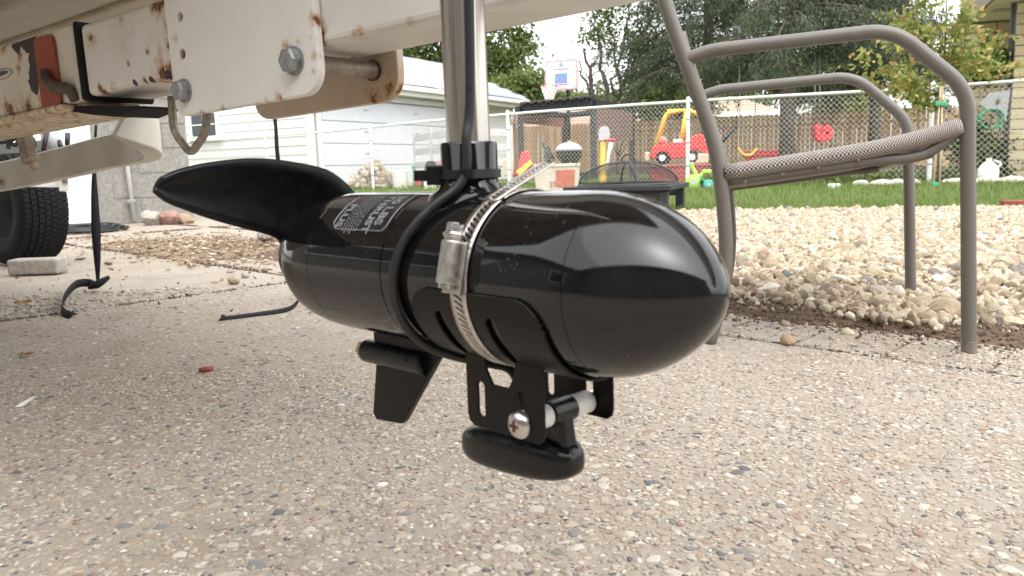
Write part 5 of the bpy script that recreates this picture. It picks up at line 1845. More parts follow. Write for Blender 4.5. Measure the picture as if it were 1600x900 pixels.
wire = bez([AT(-10, 224, 1.3), AT(15, 220, 1.3), AT(32, 213, 1.3), AT(48, 214, 1.3), AT(54, 226, 1.3), AT(50, 232, 1.3)], 6)
MB().tube(wire, .0035, 8).build("wiring", plain("navy_wire", (.04, .045, .07), .5), tl, True)
MB().tube(bez([AT(13, 233, 1.3), AT(15, 224, 1.3), AT(24, 227, 1.3), AT(30, 219, 1.3)], 6), .0034, 8).build("wiring", bpy.data.materials["navy_wire"], tl, True)

# wheel
wc_ = G(46, 414)
WR, WW = .262, .10
wcen = wc_ + Z3 * WR + np.array([-.05, .06, 0])
whl = MB().lathe([(-WW * .9, .15), (-WW, .19), (-WW * .98, .225), (-WW * .82, WR - .016), (0, WR - .006), (WW * .82, WR - .016), (WW * .98, .225), (WW, .19), (WW * .9, .15)], wcen, BH, 64).build("wheel", M_TYRE, tl, 40)
MB().lathe([(-WW * .85, 0), (-WW * .6, .06), (-WW * .7, .14), (-WW * .9, .152), (WW * .9, .152), (WW * .7, .14), (WW * .6, 0)], wcen, BH, 32).build("rim", M_TYRE, whl, 40)  # rim in the tyre's black, standing in for its shaded side
trd = MB()
bx0 = unit(np.cross(BH, Z3))
for i in range(72):
    for j in range(7):
        a = 2 * pi * (i + .5 * (j % 2)) / 72
        rad_ = bx0 * cos(a) + Z3 * sin(a)
        tan_ = -bx0 * sin(a) + Z3 * cos(a)
        hh = (j - 3) * .0255
        rr = WR - .006 - .16 * hh * hh / WW
        trd.box(wcen + BH * hh + rad_ * rr, BH * .0112 + tan_ * .003 * (1 if j % 2 else -1), tan_ * .0092, rad_ * .0055)
tag(trd.build("tread_blocks", M_TYRE, whl), kind="stuff")
ck_ = G(61, 428)
q = MB().box(ck_ + Z3 * .032, unit([1, .05, 0]) * .095, unit([-.05, 1, 0]) * .045, Z3 * .030)
q.add([], [])
o = q.build("chock_stone", M_STONEGREY, None, bevel=.008)
tag(o, "rough grey paving stone wedged in front of the trailer tyre", "stone")

# boat hull above the tongue
bt = thing("boat", "beige dirty fibreglass boat hull resting above the trailer tongue", "boat", B(1.5, .04, 0) * [1, 1, 0])
q = MB()
secs = np.linspace(-.72, 3.4, 24)
vs, fs = [], []
prof_n = 21
for k in secs:
    half = .60 * (1 - max(0, (.9 - k) / 1.65) ** 2)
    half = max(half, .01)
    kz = .085 + .30 * max(0, (.45 - k) / 1.2) ** 2
    for j in range(prof_n):
        s_ = -1 + 2 * j / (prof_n - 1)
        a_ = abs(s_)
        if a_ < .8:
            hh, zz = half * s_ / .8, kz + .26 * half * a_ / .8
        else:
            hh, zz = half * np.sign(s_) * (1 + (a_ - .8) * .35), kz + .26 * half + (a_ - .8) / .2 * .28
        vs.append(B(k, S_ / 2 + hh, S_) + Z3 * zz)
n = prof_n
for i in range(len(secs) - 1):
    for j in range(n - 1):
        fs.append((i * n + j, i * n + j + 1, (i + 1) * n + j + 1, (i + 1) * n + j))
q.add(vs, fs)
q.build("hull", M_HULL, bt, True, solid=.008)
q = MB()
kp = [B(k, S_ / 2, S_) + Z3 * (.085 - .012 + .30 * max(0, (.45 - k) / 1.2) ** 2) for k in secs]
q.sweep(kp, [(-.012, -.006), (.012, -.006), (.016, .012), (-.016, .012)])
q.build("keel_strip", M_HULL, bt, True)
for sg in (-1, 1):
    ch_p = []
    for k in secs:
        half = max(.01, .60 * (1 - max(0, (.9 - k) / 1.65) ** 2))
        kz = .085 + .30 * max(0, (.45 - k) / 1.2) ** 2
        ch_p.append(B(k, S_ / 2 + sg * half * .5, S_) + Z3 * (kz + .13 * half - .008))
    MB().sweep(ch_p, [(-.012, -.004), (.012, -.004), (.012, .008), (-.012, .008)]).build("hull_strake", M_HULL, bt, True)


# ================================================================== STRAPS
def ribbon(name, lab, pts, wids, sides, mat, th=.0016, n=6):
    P = bez(pts, n)
    m = len(P)
    ti = np.linspace(0, len(pts) - 1, m)
    Wd = np.interp(ti, range(len(pts)), wids)
    Sd = np.stack([np.interp(ti, range(len(pts)), [s[a] for s in sides]) for a in range(3)], 1)
    q = MB()
    vs, fs = [], []
    for i in range(m):
        s = unit(Sd[i]) * Wd[i] / 2
        vs += [P[i] - s, P[i] + s]
    for i in range(m - 1):
        fs.append((2 * i, 2 * i + 1, 2 * i + 3, 2 * i + 2))
    q.add(vs, fs)
    o = q.build(name, mat, None, True, solid=th)
    return tag(o, lab, "strap", "black webbing straps under the trailer")


d_ = 2.62
RX = np.array([1.0, 0, 0])
lo = G(154, 455)
sp = [AT(150, 195, d_), AT(147, 260, d_), AT(148, 310, d_), AT(150, 360, d_), AT(152, 405, d_), AT(153, 442, d_), lo + Z3 * .02, G(140, 452) + Z3 * .022, G(120, 456) + Z3 * .024, G(103, 472) + Z3 * .018, G(97, 490) + Z3 * .012, G(108, 497) + Z3 * .008, G(119, 495) + Z3 * .006]
ribbon("webbing_strap", "long black strap hanging beside the tyre and curling on the ground", sp,
       [.008, .012, .022, .029, .022, .008, .010, .026, .028, .028, .026, .024, .02],
       [RX, RX, RX + Y3 * .3, RX + Y3 * .3, RX, RX, RX + Z3, Z3 + Y3 * .3, Z3 + Y3 * .3, Z3 * 1 + Y3 * .3, Z3 + Y3 * .5, Z3 + Y3, Y3], M_STRAP)
o = MB().tube([lo + np.array([-.03, 0, .012]), lo + np.array([0, -.01, .022]), lo + np.array([.012, 0, .03]), lo + np.array([.035, .01, .045])], [.006, .013, .012, .006], 10).build("strap_knot", M_STRAP, None, True)
tag(o, "small black knot tied in the curling strap near the ground", "knot")
ribbon("webbing_strap", "black strap hanging behind the propeller, frayed end lying on the patio",
       [AT(429, 180, 2.25), AT(431, 200, 2.25), AT(435, 255, 2.25), AT(450, 340, 2.25), AT(470, 420, 2.22), G(474, 466) + Z3 * .03, G(464, 480) + Z3 * .012, G(445, 488) + Z3 * .006, G(400, 494) + Z3 * .005, G(344, 501) + Z3 * .005],
       [.012, .010, .012, .016, .020, .022, .022, .022, .022, .024], [RX, RX + Y3, RX, RX, RX + Y3, Y3 + Z3 * .8, Y3 + Z3 * .8, Y3 + Z3 * .5, Y3 + Z3 * .3, Y3 + Z3 * .2], M_STRAP)
tg = G(135, 330, .0)

# ================================================================== PATIO CHAIR
co = np.array([.838, 1.425, 0.0])
cs = unit([.285, .958, 0])
cc = np.array([cs[1], -cs[0], 0])
CWID = .54


def CP(x, y):
    v = ray(x, y)
    q = CAM + v * (((co - CAM) @ cs) / (v @ cs)) - co
    return co + cc * (q @ cc) + Z3 * q[2]


pc_ = thing("patio_chair", "taupe tubular patio chair with woven sling seat beside the gravel", "patio chair", co + cs * .27 - cc * .23)
back_px = [(1028, -40), (1040, 5), (1058, 60), (1080, 120), (1105, 190), (1121, 250), (1131, 330), (1134, 400), (1126, 470), (1107, 541)]
arm_px = [(1069, 93), (1092, 83), (1250, 62), (1375, 50), (1412, 55), (1455, 84), (1497, 122), (1511, 155), (1513, 200), (1514, 549)]
front_foot = CP(1514, 549)
seat_px = [(1133, 270), (1250, 252), (1360, 234), (1440, 216), (1502, 197)]
rail_px = [(1133, 284), (1250, 268), (1370, 251), (1420, 247), (1452, 238), (1485, 215), (1508, 196)]
t_ = NT("woven_sling")
_c = t_.node("ShaderNodeTexChecker", {"Vector": t_.coord("UV"), "Scale": 1.0, "Color1": (0.50, 0.46, 0.42, 1), "Color2": (0.045, 0.038, 0.033, 1)})
_n = t_.noise(t_.coord(), 300, 2)
M_WEAVE = t_.fin(t_.mix(t_.maprange(_n, .3, .7, 0, .3), _c.outputs["Color"], (.2, .17, .15)), .7, 0, t_.bump(_c.outputs["Fac"], .5, .001), .3)


def grid_uv(o, ncol, du, dv):
    me = o.data
    uv = me.uv_layers.new(name="weave")
    for pl_ in me.polygons:
        vi = [me.loops[li].vertex_index for li in pl_.loop_indices]
        if len(vi) != 4:
            continue
        cols = [i % ncol for i in vi]
        wrap = max(cols) - min(cols) > 1
        for li, i, c in zip(pl_.loop_indices, vi, cols):
            if wrap and c == 0:
                c = ncol
            uv.data[li].uv = ((i // ncol) * du, c * dv)


for sd in (0, 1):
    off = cs * CWID * sd - Z3 * .028 * sd
    MB().tube([p + off for p in bez([CP(*p) for p in back_px], 5)], .0138 if not sd else .0138, 18).build("back_leg", M_TAUPE, pc_, True)
    ap = fillet([CP(*p) for p in [(1069, 94), (1110, 79), (1396, 46), (1512, 140), (1514, 549)]], [0, .02, .046, .042, 0], 9)
    MB().tube([p + off for p in ap], .0128, 18).build("arm_and_front_leg", M_TAUPE, pc_, 60)
    MB().lathe([(0, 0), (0, .0132), (.02, .0134), (.0205, .0125)], front_foot + off, Z3, 18).build("foot_cap", plain("taupe_cap", (.20, .165, .14), .6) if not sd else bpy.data.materials["taupe_cap"], pc_, 40)
    sr = [CP(*p) + off for p in seat_px]
    grid_uv(MB().tube(bez(sr, 5), .0155, 16).build("sling_hem", M_WEAVE, pc_, True), 16, .024 / .0034, .0061 / .0034)
    MB().tube([p + off + cs * .004 for p in bez([CP(*p) for p in rail_px], 5)], .0095, 12).build("seat_rail", M_TAUPE, pc_, True)
    for p in ((1165, 284), (1222, 272), (1278, 262), (1340, 250)):
        c = CP(*p) + off - cs * .008
        MB().lathe([(0, .0032), (-.002, .0030), (-.003, 0)], c, cs, 10).build("rivet", plain("brass_rivet", (.26, .20, .12), .5, .4) if "brass_rivet" not in bpy.data.materials else bpy.data.materials["brass_rivet"], pc_, 40)
q = MB()
sr = bez([CP(*p) for p in seat_px], 5)
vs, fs = [], []
for i, p in enumerate(sr):
    for j in range(9):
        f0 = j / 8
        vs.append(p + cs * CWID * f0 - Z3 * (.028 * f0 + .10 * f0 * (1 - f0)))
for i in range(len(sr) - 1):
    for j in range(8):
        fs.append((i * 9 + j, i * 9 + j + 1, (i + 1) * 9 + j + 1, (i + 1) * 9 + j))
q.add(vs, fs)
grid_uv(q.build("seat_sling", M_WEAVE, pc_, True, solid=.003), 9, .024 / .0034, .067 / .0034)
q = MB()
sr = bez([CP(*p) for p in back_px[:6]], 5)
vs, fs = [], []
for i, p in enumerate(sr):
    for j in range(7):
        f0 = j / 6
        vs.append(p + cs * CWID * f0 - Z3 * (.028 * f0) - cc * .05 * f0 * (1 - f0))
for i in range(len(sr) - 1):
    for j in range(6):
        fs.append((i * 7 + j, i * 7 + j + 1, (i + 1) * 7 + j + 1, (i + 1) * 7 + j))
q.add(vs, fs)
grid_uv(q.build("back_sling", M_WEAVE, pc_, True, solid=.003), 7, .017 / .0034, .09 / .0034)
a0 = CP(1452, 240)
MB().tube([a0, a0 + cs * CWID - Z3 * .028], .0095, 12).build("cross_tube", M_TAUPE, pc_, True)
# ================================================================== TROLLING MOTOR
sh0 = W(.031, 0, 0)
mo = thing("trolling_motor", "glossy black electric trolling motor hanging on a steel shaft", "trolling motor", sh0)
TS = -0.075
def nose_r(t):
    x = min(1, max(0, (-.0559 - t) / .073))
    return RAD * max(0, 1 - x ** 2.329) ** (1 / 1.49)


prof = [(-.0559 - .073, 0)]
x1 = (-.0559 - TS) / .073
for k in range(1, 29):
    x = math.cos(math.acos(x1) * k / 28) if False else 1 - (1 - x1) * (k / 28) ** 1.9
    prof.append((-.0559 - .073 * x, nose_r(-.0559 - .073 * x)))
prof.append((TS - .0001, nose_r(TS) - .0010))
MB().lathe(prof, MO, MT, 96).build("nose_cone", M_NOSE, mo, 50)


def ring_part(name, t0, t1, r_0, r_1, n=10):
    pr_ = [(t0, r_0 - .0012), (t0 + .0005, r_0)]
    for k in range(1, n):
        f0 = k / n
        pr_.append((t0 + (t1 - t0) * f0, r_0 + (r_1 - r_0) * f0))
    pr_ += [(t1 - .0005, r_1), (t1, r_1 - .0012)]
    return MB().lathe(pr_, MO, MT, 96).build(name, M_BLACK, mo, 50)


pr_ = [(TS, nose_r(TS) - .0010), (TS + .0004, nose_r(TS))] + [(TS + (.1335) * k / 40, nose_r(TS + .1335 * k / 40)) for k in range(1, 40)] + [(.0575, RAD), (.058, RAD - .0012)]
pr_ = [p_ for p_ in pr_ if p_[0] <= .058]
MB().lathe(pr_, MO, MT, 96).build("motor_body", M_BLACK, mo, 50)
ring_part("rear_housing", .0580, .1365, RAD, RAD)
pr_ = [(.1365, RAD - .0012), (.137, RAD - .0002)]
for k in range(1, 15):
    a = pi / 2 * k / 14
    pr_.append((.137 + .050 * sin(a), .030 + (RAD - .0302) * cos(a) ** .8))
pr_ += [(.1872, .0)]
MB().lathe(pr_, MO, MT, 96).build("tail_cap", M_BLACK, mo, 50)
sht = MB().tube([W(.031, 0, .04), W(.031, 0, .071) + Z3 * .0, W(.031, 0, .071) + np.array([-.006, -.012, .85])], .0121, 40)
t_ = NT("brushed_steel_shaft")
_m = t_.node("ShaderNodeMapping", {"Vector": t_.coord(), "Scale": (900, 900, 4)}).outputs[0]
_n = t_.noise(_m, 1.0, 3)
M_SHAFT = t_.fin(t_.ramp(_n, [(.3, (.50, .46, .42)), (.7, (.66, .62, .57))]), t_.maprange(_n, .3, .7, .16, .30), 1.0, t_.bump(_n, .05, .0003))
sht.build("shaft", M_SHAFT, mo, 60)
MB().lathe([(.036, .027), (.0435, .0225), (.0465, .0180), (.050, .0158), (.0705, .0158), (.0718, .0150), (.0718, .0124)], W(.031, 0, 0), MZ, 48).build("collar", M_BLACK, mo, 40)
# propeller
pp_ = MB().lathe([(.189, .0), (.189, .024), (.197, .026), (.212, .024), (.224, .012), (.226, 0)], MO, MT, 32).build("propeller", M_PROP, mo, 40)
LE = [(-.030, .012), (-.036, .036), (-.016, .0575), (.012, .0655), (.042, .0688), (.070, .0668), (.0900, .0630), (.1030, .0578)]
TE = [(.008, -.012), (.017, .006), (.0245, .0150), (.046, .0225), (.068, .0300), (.086, .0375), (.0985, .0435), (.1060, .0505)]
LEb, TEb = bez([(a, b, 0) for a, b in LE], 5), bez([(a, b, 0) for a, b in TE], 5)
for sg in (1, -1):
    q = MB()
    vs, fs = [], []
    nc = 9
    for i, (l_, e_) in enumerate(zip(LEb, TEb)):
        f0 = i / (len(LEb) - 1)
        for j in range(nc):
            c = j / (nc - 1)
            sz_ = l_ * (1 - c) + e_ * c
            tw = .024 * (1 - .75 * f0)
            tt = .205 + tw * (c - .5) + .008 * sin(pi * c) * (1 - f0 * .5)
            vs.append(W(tt, sg * sz_[0] * (1 if sg > 0 else .8), sg * sz_[1] * (1 if sg > 0 else .2)))
    for i in range(len(LEb) - 1):
        for j in range(nc - 1):
            fs.append((i * nc + j, i * nc + j + 1, (i + 1) * nc + j + 1, (i + 1) * nc + j))
    q.add(vs, fs)
    q.build("blade", M_PROP, pp_, True, solid=.0032)
# skeg with its bolted tube
sk = plate("skeg", M_PCOAT, W(0, 0, 0), -MT, MZ, [(-.131, -.043), (-.066, -.043), (-.0655, -.055), (-.1035, -.1015), (-.1065, -.1038), (-.1335, -.1065), (-.1365, -.1035), (-.129, -.066)], [], .005, .001, mo)
MB().tube([W(.139, .002, -.0605), W(.077, .002, -.0605)], .0078, 20).build("skeg_tube", M_PLAST, sk, 40)
MB().lathe([(.139, .0062), (.1455, .0062), (.146, 0)], W(0, .002, -.0605), MT, 6).build("nut", plain("yellowed_nylon_nut", (.36, .33, .20), .6), sk)
# printed label, bent round the body
lab_t0, lab_t1, a0_, a1_ = .0605, .1175, 74, 32
q = MB()
vs, fs = [], []
for i in range(8):
    for j in range(14):
        vs.append(WC(lab_t0 + (lab_t1 - lab_t0) * i / 7, a1_ + (a0_ - a1_) * j / 13, RAD + .0003))
for i in range(7):
    for j in range(13):
        fs.append((i * 14 + j, i * 14 + j + 1, (i + 1) * 14 + j + 1, (i + 1) * 14 + j))
q.add(vs, fs)
lb = q.build("label", plain("black_label_film", (.014, .014, .017), .22, 0, 200, .3, .05), mo, True)


def wrap_mesh(me, t0, a0, name, mat, parent, r=RAD + .0005):
    """bend flat lettering round the body: x runs down the side, y towards the nose"""
    bm = bmesh.new()
    bm.from_mesh(me)
    bmesh.ops.triangulate(bm, faces=bm.faces)
    bmesh.ops.subdivide_edges(bm, edges=[e for e in bm.edges if e.calc_length() > .002], cuts=1)
    for v in bm.verts:
        x, y = v.co.x, v.co.y
        v.co = Vector(WC(t0 - y, a0 - math.degrees(x / RAD), r + v.co.z))
    bm.to_mesh(me)
    bm.free()
    me.materials.clear()
    return finish(me, name, mat, parent)


def text_mesh(body, size, bold=.0):
    cu = bpy.data.curves.new("t", 'FONT')
    cu.body = body
    cu.size = size
    cu.offset = bold
    cu.extrude = .0001
    tmp = bpy.data.objects.new("tmp", cu)
    COL.objects.link(tmp)
    me = bpy.data.meshes.new_from_object(tmp.evaluated_get(bpy.context.evaluated_depsgraph_get()))
    bpy.data.objects.remove(tmp)
    return me


wrap_mesh(text_mesh("30 LBS", .0094, .0003), .0745, 71, "lettering", M_PRINT, lb)
wrap_mesh(text_mesh("THRUST", .0086, .0003), .0835, 71, "lettering", M_PRINT, lb)
wrap_mesh(text_mesh("PLUS", .0086, .0003), .1125, 58, "lettering", M_PRINT, lb)
q = MB()
for r in range(6):
    k = 0.0
    while k < .031:
        l_ = random.uniform(.0008, .003)
        q.box((k + l_ / 2, r * .0028, 0), (l_ / 2, 0, 0), (0, .00035, 0), (0, 0, .0001))
        k += l_ + .0007
me = bpy.data.meshes.new("fine_print")
me.from_pydata(q.v, [], q.f)
tag(wrap_mesh(me, .1035, 71, "fine_print", M_PRINT, lb), kind="stuff")
bp = [(lab_t0 + .001, a0_), (lab_t0 + .001, a1_ + 5), (lab_t0 + .004, a1_ + 1), (lab_t1 - .006, a1_ + 1), (lab_t1 - .001, a1_ + 6), (lab_t1 - .001, a0_)]
bpp = []
for (p0, p1) in zip(bp[:-1], bp[1:]):
    for k in range(8):
        f0 = k / 8
        bpp.append(WC(p0[0] * (1 - f0) + p1[0] * f0, p0[1] * (1 - f0) + p1[1] * f0, RAD + .0004))
MB().tube(bpp, .0004, 6).build("label_border", M_PRINT, lb, True)

# --- hose clamp
hc_ = thing("hose_clamp", "slotted stainless hose clamp round the motor body", "hose clamp", W(-.01, 0, 0))
BWD = .0118
q = MB()
vs, fs = [], []


def band_row(pos, c):
    base = len(vs)
    for (w2, sk_) in ((-.5, 0), (-.22, 0), (.22, 0), (.5, 0)):
        vs.append(pos + MT * BWD * w2)
    return base


def band_r(a):
    return RAD + .0022 if -172 < a < -4 else RAD + .0012


def band_strip(pos_fn, s0, s1, pitch_=.0031):
    """slotted band between arc positions s0..s1; every other cell of the middle strip is open"""
    global vs, fs
    n = int((s1 - s0) / pitch_)
    prev = None
    slots = []
    for i in range(2 * n + 1):
        s = s0 + (i // 2) * pitch_ + (pitch_ * .52 if i % 2 else 0)
        base = len(vs)
        for w2 in (-.5, -.25, .25, .5):
            skew = .0016 * (w2 / .25) if abs(w2) < .3 else 0
            vs.append(pos_fn(s + skew) + MT * BWD * w2)
        if prev is not None:
            for j in range(3):
                if j == 1 and (i % 2 == 0):
                    continue
                fs.append((prev + j, prev + j + 1, base + j + 1, base + j))
        prev = base


def ringpos(s):
    a = math.degrees(s / (RAD + .0015))
    k = 0.5 * (math.tanh((-a - 4) / 4) + 1) * 0.5 * (math.tanh((a + 172) / 4) + 1)
    return WC(-.010, a, RAD + .0011 + .0013 * k)


CR = RAD + .0015
band_strip(ringpos, radians(-200) * CR, radians(66) * CR)
a_l = radians(66) * CR
p_l = ringpos(a_l)
t_l = unit(ringpos(a_l + .0005) - ringpos(a_l - .0005))


def tailpos(s):
    d = s - a_l
    return p_l + t_l * d + (WC(-.01, 66, 1) - W(-.01, 0, 0)) * (.0011 - .9 * d * d)


band_strip(tailpos, a_l - .004, a_l + .044)
q.add(vs, fs)
q.build("band", M_STEEL, hc_, 30, solid=.0007)
q = MB()
vs, fs = [], []
for k in range(60):
    a = 66 + (160 - 66) * k / 59 + .01
    for w2 in (-.5, .5):
        vs.append(WC(-.010, a, RAD + .0009) + MT * BWD * w2)
fs = [(2 * k, 2 * k + 1, 2 * k + 3, 2 * k + 2) for k in range(59)]
q.add(vs, fs)
q.build("inner_band", M_STEEL, hc_, True, solid=.0006)
ah = 14.0
er = unit(WC(0, ah, 1) - W(0, 0, 0))
et = unit(np.cross(MT, er))
et = et if et[2] > 0 else -et
hcen = WC(-.0095, ah, RAD + .0058) + MT * .0012
hs_ = MB()
out = [( -.0078, -.004), (-.0078, .001), (-.0062, .0046), (-.003, .0064), (.003, .0064), (.0062, .0046), (.0078, .001), (.0078, -.004)]
vs = []
for e_ in (-.0105, .0105):
    for (x, y) in out:
        vs.append(hcen + et * e_ + MT * x * .66 + er * y * .9)
n = len(out)
hs_.add(vs, [tuple(range(n - 1, -1, -1)), tuple(range(n, 2 * n))] + [(k, (k + 1) % n, n + (k + 1) % n, n + k) for k in range(n)])
hs_.build("screw_housing", M_STEEL, hc_, 30, bevel=.0006)
MB().box(hcen - er * .0036 - et * .002, et * .0128, MT * .0068, er * .0010).build("saddle_tab", M_STEEL, hc_, bevel=.0004)
scw = MB().lathe([(.0095, .0047), (.0125, .0047), (.0128, .0056), (.0142, .0056), (.0145, .0044), (.0190, .0042), (.0196, .0036), (.0196, 0)], hcen + er * .0004, et, 6).build("screw", M_BRIGHT, hc_, bevel=.0003)
MB().box(hcen + er * .0004 + et * .0193, et * .0008, MT * .0042, er * .0006).build("slot", M_STRAP, scw)
MB().lathe([(-.0105, .0042), (-.0128, .004), (-.0132, 0)], hcen + er * .0004, et, 16).build("screw_end", M_BRIGHT, hc_, 40)

# --- transducer bracket: curved saddle with slots, two flanges, cross bolt
br = thing("transducer_bracket", "black slotted steel bracket clamped under the motor", "bracket", W(-.015, 0, -.05))
NT_, NA_ = 120, 190
t0_, t1_, g0, g1 = .0315, -.0640, -3.0, -177.0
vs, fs = [], []
arc = lambda a: RAD * radians(a)


def in_plate(t, a):
    # rounded corners at the upper edges, slots beside the band
    da = min(arc(-3 - a), arc(a + 177))
    dt = min(t0_ - t, t - t1_)
    rc_ = .017
    if da < rc_ and dt < rc_ and (rc_ - da) ** 2 + (rc_ - dt) ** 2 > rc_ ** 2:
        return False
    for (sa, sb, tc_) in ((-17, -74, .0090), (-17, -74, -.0295)):
        for m_ in (0, 1):
            aa = a if not m_ else -180 - a
            if sb < aa < sa:
                e_ = min(arc(sa - aa), arc(aa - sb))
                hw_ = .0036 if e_ > .0036 else sqrt(max(0, .0036 ** 2 - (.0036 - e_) ** 2))
                if abs(t - tc_) < hw_:
                    return False
    if abs(a + 90) < 14 and -.048 < t < .008:
        return False
    return True


idx = {}
for i in range(NT_ + 1):
    t = t0_ + (t1_ - t0_) * i / NT_
    for j in range(NA_ + 1):
        a = g0 + (g1 - g0) * j / NA_
        idx[i, j] = len(vs)
        vs.append(WC(t, a, RAD + .0012))
for i in range(NT_):
    for j in range(NA_):
        if in_plate(t0_ + (t1_ - t0_) * (i + .5) / NT_, g0 + (g1 - g0) * (j + .5) / NA_):
            fs.append((idx[i, j], idx[i + 1, j], idx[i + 1, j + 1], idx[i, j + 1]))
q = MB()
q.add(vs, fs)
so = q.build("saddle", M_PCOAT, br, True, solid=.0016)


def slot(cx, z0, z1, w):
    return [(cx + w * cos(a), z1 - w + w * sin(a)) for a in np.linspace(0, pi, 8)] + [(cx + w * cos(a), z0 + w + w * sin(a)) for a in np.linspace(pi, 2 * pi, 8)]


SF, SR = .0235, -.030
fo = [(-.0125, -.0385), (.0015, -.0385), (.0030, -.0475), (.0075, -.0545), (.0195, -.0545), (.0240, -.0475), (.0255, -.0385), (.0425, -.0385), (.0435, -.044), (.0435, -.0735), (.0425, -.0770), (.0395, -.0790), (-.0075, -.0790), (-.0110, -.0770), (-.0125, -.0735)]
plate("flange", M_PCOAT, W(0, SF, 0), -MT, MZ, fo, [slot(-.0015, -.0735, -.0535, .0031), slot(.0275, -.0745, -.0535, .0031)], .0017, .0004, br)
fo2 = [(x, z if z < -.05 else z + (.004 if z > -.04 else 0)) for x, z in fo]
plate("flange", M_PCOAT, W(0, SR, 0), -MT, MZ, fo2, [slot(-.0015, -.0735, -.0535, .0031), slot(.0275, -.0745, -.0535, .0031)], .0017, .0004, br)
tb_, zb_ = -.0275, -.0712
MB().tube([W(tb_, SF + .002, zb_), W(tb_, SR - .006, zb_)], .0028, 14).build("bolt", M_BRIGHT, br, 40)
scr = MB().lathe([(0, .0075), (.0012, .0074), (.0032, .0060), (.0044, .0035), (.0048, 0)], W(tb_, SF + .0010, zb_), MA, 32).build("screw_head", M_BRIGHT, br, 50)
for (du, dv_) in ((MT, MZ), (MZ, MT)):
    MB().box(W(tb_, SF + .0052, zb_), du * .0030, dv_ * .0008, MA * .0007).build("cross_slot", M_RUSTHOLE, scr)
for (s0, s1) in ((SF - .0015, .0045), (-.0135, SR + .0015)):
    MB().tube([W(tb_, s0, zb_), W(tb_, s1, zb_)], .0062, 24).build("bushing", M_NYLON, br, 50, bevel=.0008)
MB().lathe([(0, .0052), (-.004, .0052), (-.0045, 0)], W(tb_, SR - .0012, zb_), MA, 6).build("nut", M_BRIGHT, br)

# --- transducer
td = thing("sonar_transducer", "black oval sonar transducer puck hung from the bracket bolt", "transducer", W(0, -.003, -.112))
q = MB()
vs, fs = [], []
NU, NV = 48, 24
ca, cb_, cc_ = .0435, .0155, .0118


def spw(x, e):
    return np.sign(x) * abs(x) ** e


for i in range(NV + 1):
    ph_ = -pi / 2 + pi * i / NV
    for j in range(NU):
        th = 2 * pi * j / NU
        e1, e2 = (.60 if ph_ < 0 else .70), .72
        x = ca * spw(cos(ph_), e1) * spw(cos(th), e2)
        y = cb_ * spw(cos(ph_), e1) * spw(sin(th), e2)
        z = cc_ * spw(sin(ph_), e1) * (1.0 if ph_ < 0 else 1.15)
        vs.append(W(x + .0025, y - .004, z - .0995 - x * .06))
for i in range(NV):
    for j in range(NU):
        fs.append((i * NU + j, i * NU + (j + 1) % NU, (i + 1) * NU + (j + 1) % NU, (i + 1) * NU + j))
q.add(vs, fs)
q.build("puck", M_PLAST, td, True)
MB().tube([W(tb_, .0045, zb_), W(tb_, -.0135, zb_)], .0070, 24).build("arm_eye", M_PLAST, td, 50, bevel=.0008)
MB().poly([W(tb_ - .006, -.0045, -.0715), W(tb_ + .006, -.0045, -.0715), W(tb_ + .009, -.0045, -.092), W(tb_ - .009, -.0045, -.092)], MA * .0110).build("arm", M_PLAST, td, bevel=.0025)
cab = [W(.010, .0050, .35), W(.0140, .0070, .22), W(.0165, .0080, .15), W(.0175, .0085, .11), W(.0180, .0100, .085), W(.0175, .0132, .0735), W(.0172, .0136, .062), W(.0182, .0150, .0535), W(.0205, .0195, .0470), WC(.0240, 58, .0492), WC(.0274, 50, .0486), WC(.0310, 39, .0484), WC(.0360, 26, .0482), WC(.0396, 11, .0482), WC(.0416, -2, .0482), WC(.0430, -18, .0482), WC(.0425, -36, .0482), WC(.0405, -55, .0484), WC(.0310, -70, .0490), W(.018, .004, -.0505), W(.006, -.003, -.0545), W(.000, -.004, -.070), W(.002, -.004, -.090)]
MB().tube(bez(cab, 7), .0026, 14).build("cable", M_RUBBER, td, True)

# --- zip tie
zt_ = thing("zip_tie", "black zip tie holding the cable against the motor collar", "zip tie", W(.031, 0, .054))
q = MB()
vs, fs = [], []
zr = []
for k in range(72):
    a = 2 * pi * k / 72
    rr = .0168 + .0052 * math.exp(-((a - 2.37 + pi) % (2 * pi) - pi) ** 2 / .16)
    zr.append(W(.031, 0, .0545) + MT * cos(a) * rr + MA * sin(a) * rr)
for k, p in enumerate(zr):
    o_ = unit(p - W(.031, 0, .0545))
    vs += [p - MZ * .0024 - o_ * .0006, p + MZ * .0024 - o_ * .0006, p + MZ * .0024 + o_ * .0006, p - MZ * .0024 + o_ * .0006]
for k in range(72):
    for j in range(4):
        a, b_ = k * 4 + j, k * 4 + (j + 1) % 4
        a2, b2 = ((k + 1) % 72) * 4 + j, ((k + 1) % 72) * 4 + (j + 1) % 4
        fs.append((a, b_, b2, a2))
q.add(vs, fs)
q.build("loop", M_PLAST, zt_, 50)
zc = W(.031, 0, .0545) + MT * .0150 + MA * .0125
MB().box(zc, (MT + MA) * .0032, (MT - MA) * .0030, MZ * .0055).build("head", M_PLAST, zt_, bevel=.0008)
MB().box(zc + (MT + MA) * .0055, (MT + MA) * .0028, (MT - MA) * .0009, MZ * .0030).build("tail", M_PLAST, zt_, bevel=.0004)

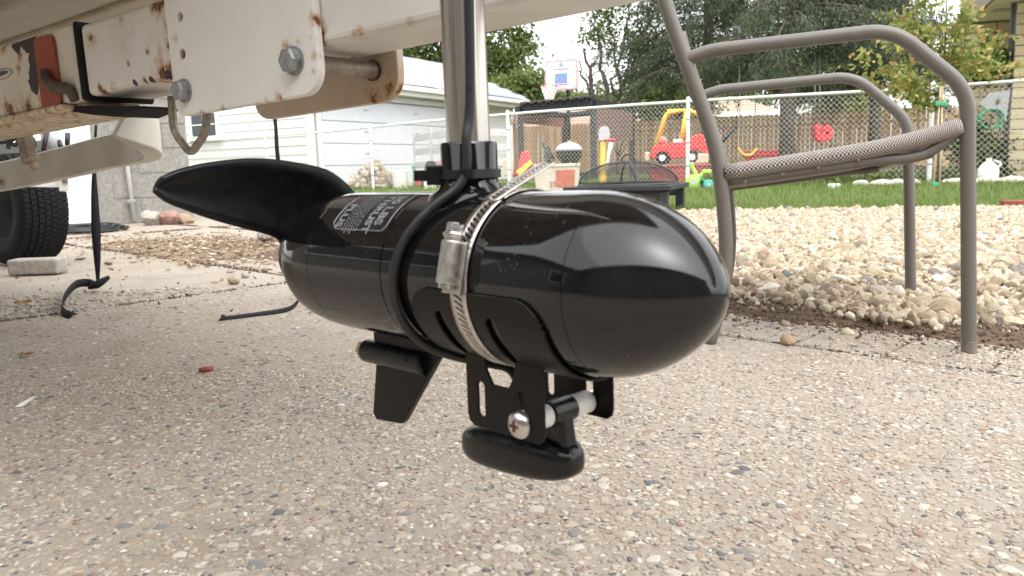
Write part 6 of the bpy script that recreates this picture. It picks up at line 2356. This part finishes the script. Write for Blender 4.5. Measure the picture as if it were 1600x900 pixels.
# ================================================================== LITTER ON THE PATIO
p = G(322, 581)
tv, tf = stone_template(77, 2, .12)
o = inst("brick_chip", shared_mesh("brick_chip", [(v[0] * .014, v[1] * .008, v[2] * .006) for v in tv], tf, M_REDCHIP), p + Z3 * .004, (0, 0, .2), (1, 1, 1), None)
tag(o, "red brick chip lying alone on the patio at the left", "chip")
p = G(41, 635)
q = MB()
q.add([p + np.array([-.013, -.010, .002]), p + np.array([-.002, -.006, .002]), p + np.array([.014, .008, .014]), p + np.array([.006, .011, .013]), p + np.array([-.008, -.002, .006])], [(0, 1, 2, 3, 4)])
tag(q.build("paper_scrap", M_PAPER, None, solid=.0006), "torn white paper scrap on the patio near the left border", "paper")


def dry_leaf(x, y, s_, lab, seed):
    r = np.random.default_rng(seed)
    p = G(x, y)
    q = MB()
    ring = [(cos(a) * (1 + .35 * cos(5 * a)) * s_, sin(a) * .7 * s_) for a in np.linspace(0, 2 * pi, 21)[:-1]]
    vs = [p + np.array([0, 0, .006])] + [p + np.array([x_, y_, .003 + r.uniform(0, .5) * s_]) for x_, y_ in ring]
    q.add(vs, [(0, 1 + k, 1 + (k + 1) % 20) for k in range(20)])
    return tag(q.build("dry_leaf", M_DRYLEAF, None, solid=.0006), lab, "leaf", "dry leaves on the patio")


dry_leaf(36, 476, .022, "larger curled brown leaf on the patio left of the strap's curl", 1)
dry_leaf(72, 471, .012, "smaller brown leaf just right of the larger one", 2)
dry_leaf(538, 377, .02, "dark brown leaf half hidden beneath the propeller blade", 3)
dry_leaf(42, 557, .013, "thin brown leaf on the patio above the paper scrap", 4)
for i, (x0, y0, x1, y1, lab) in enumerate(((262, 407, 300, 420, "curved pale twig on the slab below the dirt patch"), (330, 372, 372, 377, "straight yellow twig on top of the dirt patch"))):
    z = .01 if i == 0 else .035
    a0, a1 = G(x0, y0), G(x1, y1)
    o = MB().tube(bez([a0 + Z3 * z, (a0 + a1) / 2 + np.array([.02, .03, z]), a1 + Z3 * z], 5), .004, 6).build("twig", plain("pale_twig", (.45, .33, .20), .8) if i == 0 else bpy.data.materials["pale_twig"], None, True)
    tag(o, lab, "twig", "twigs")
bpy.context.view_layer.update()
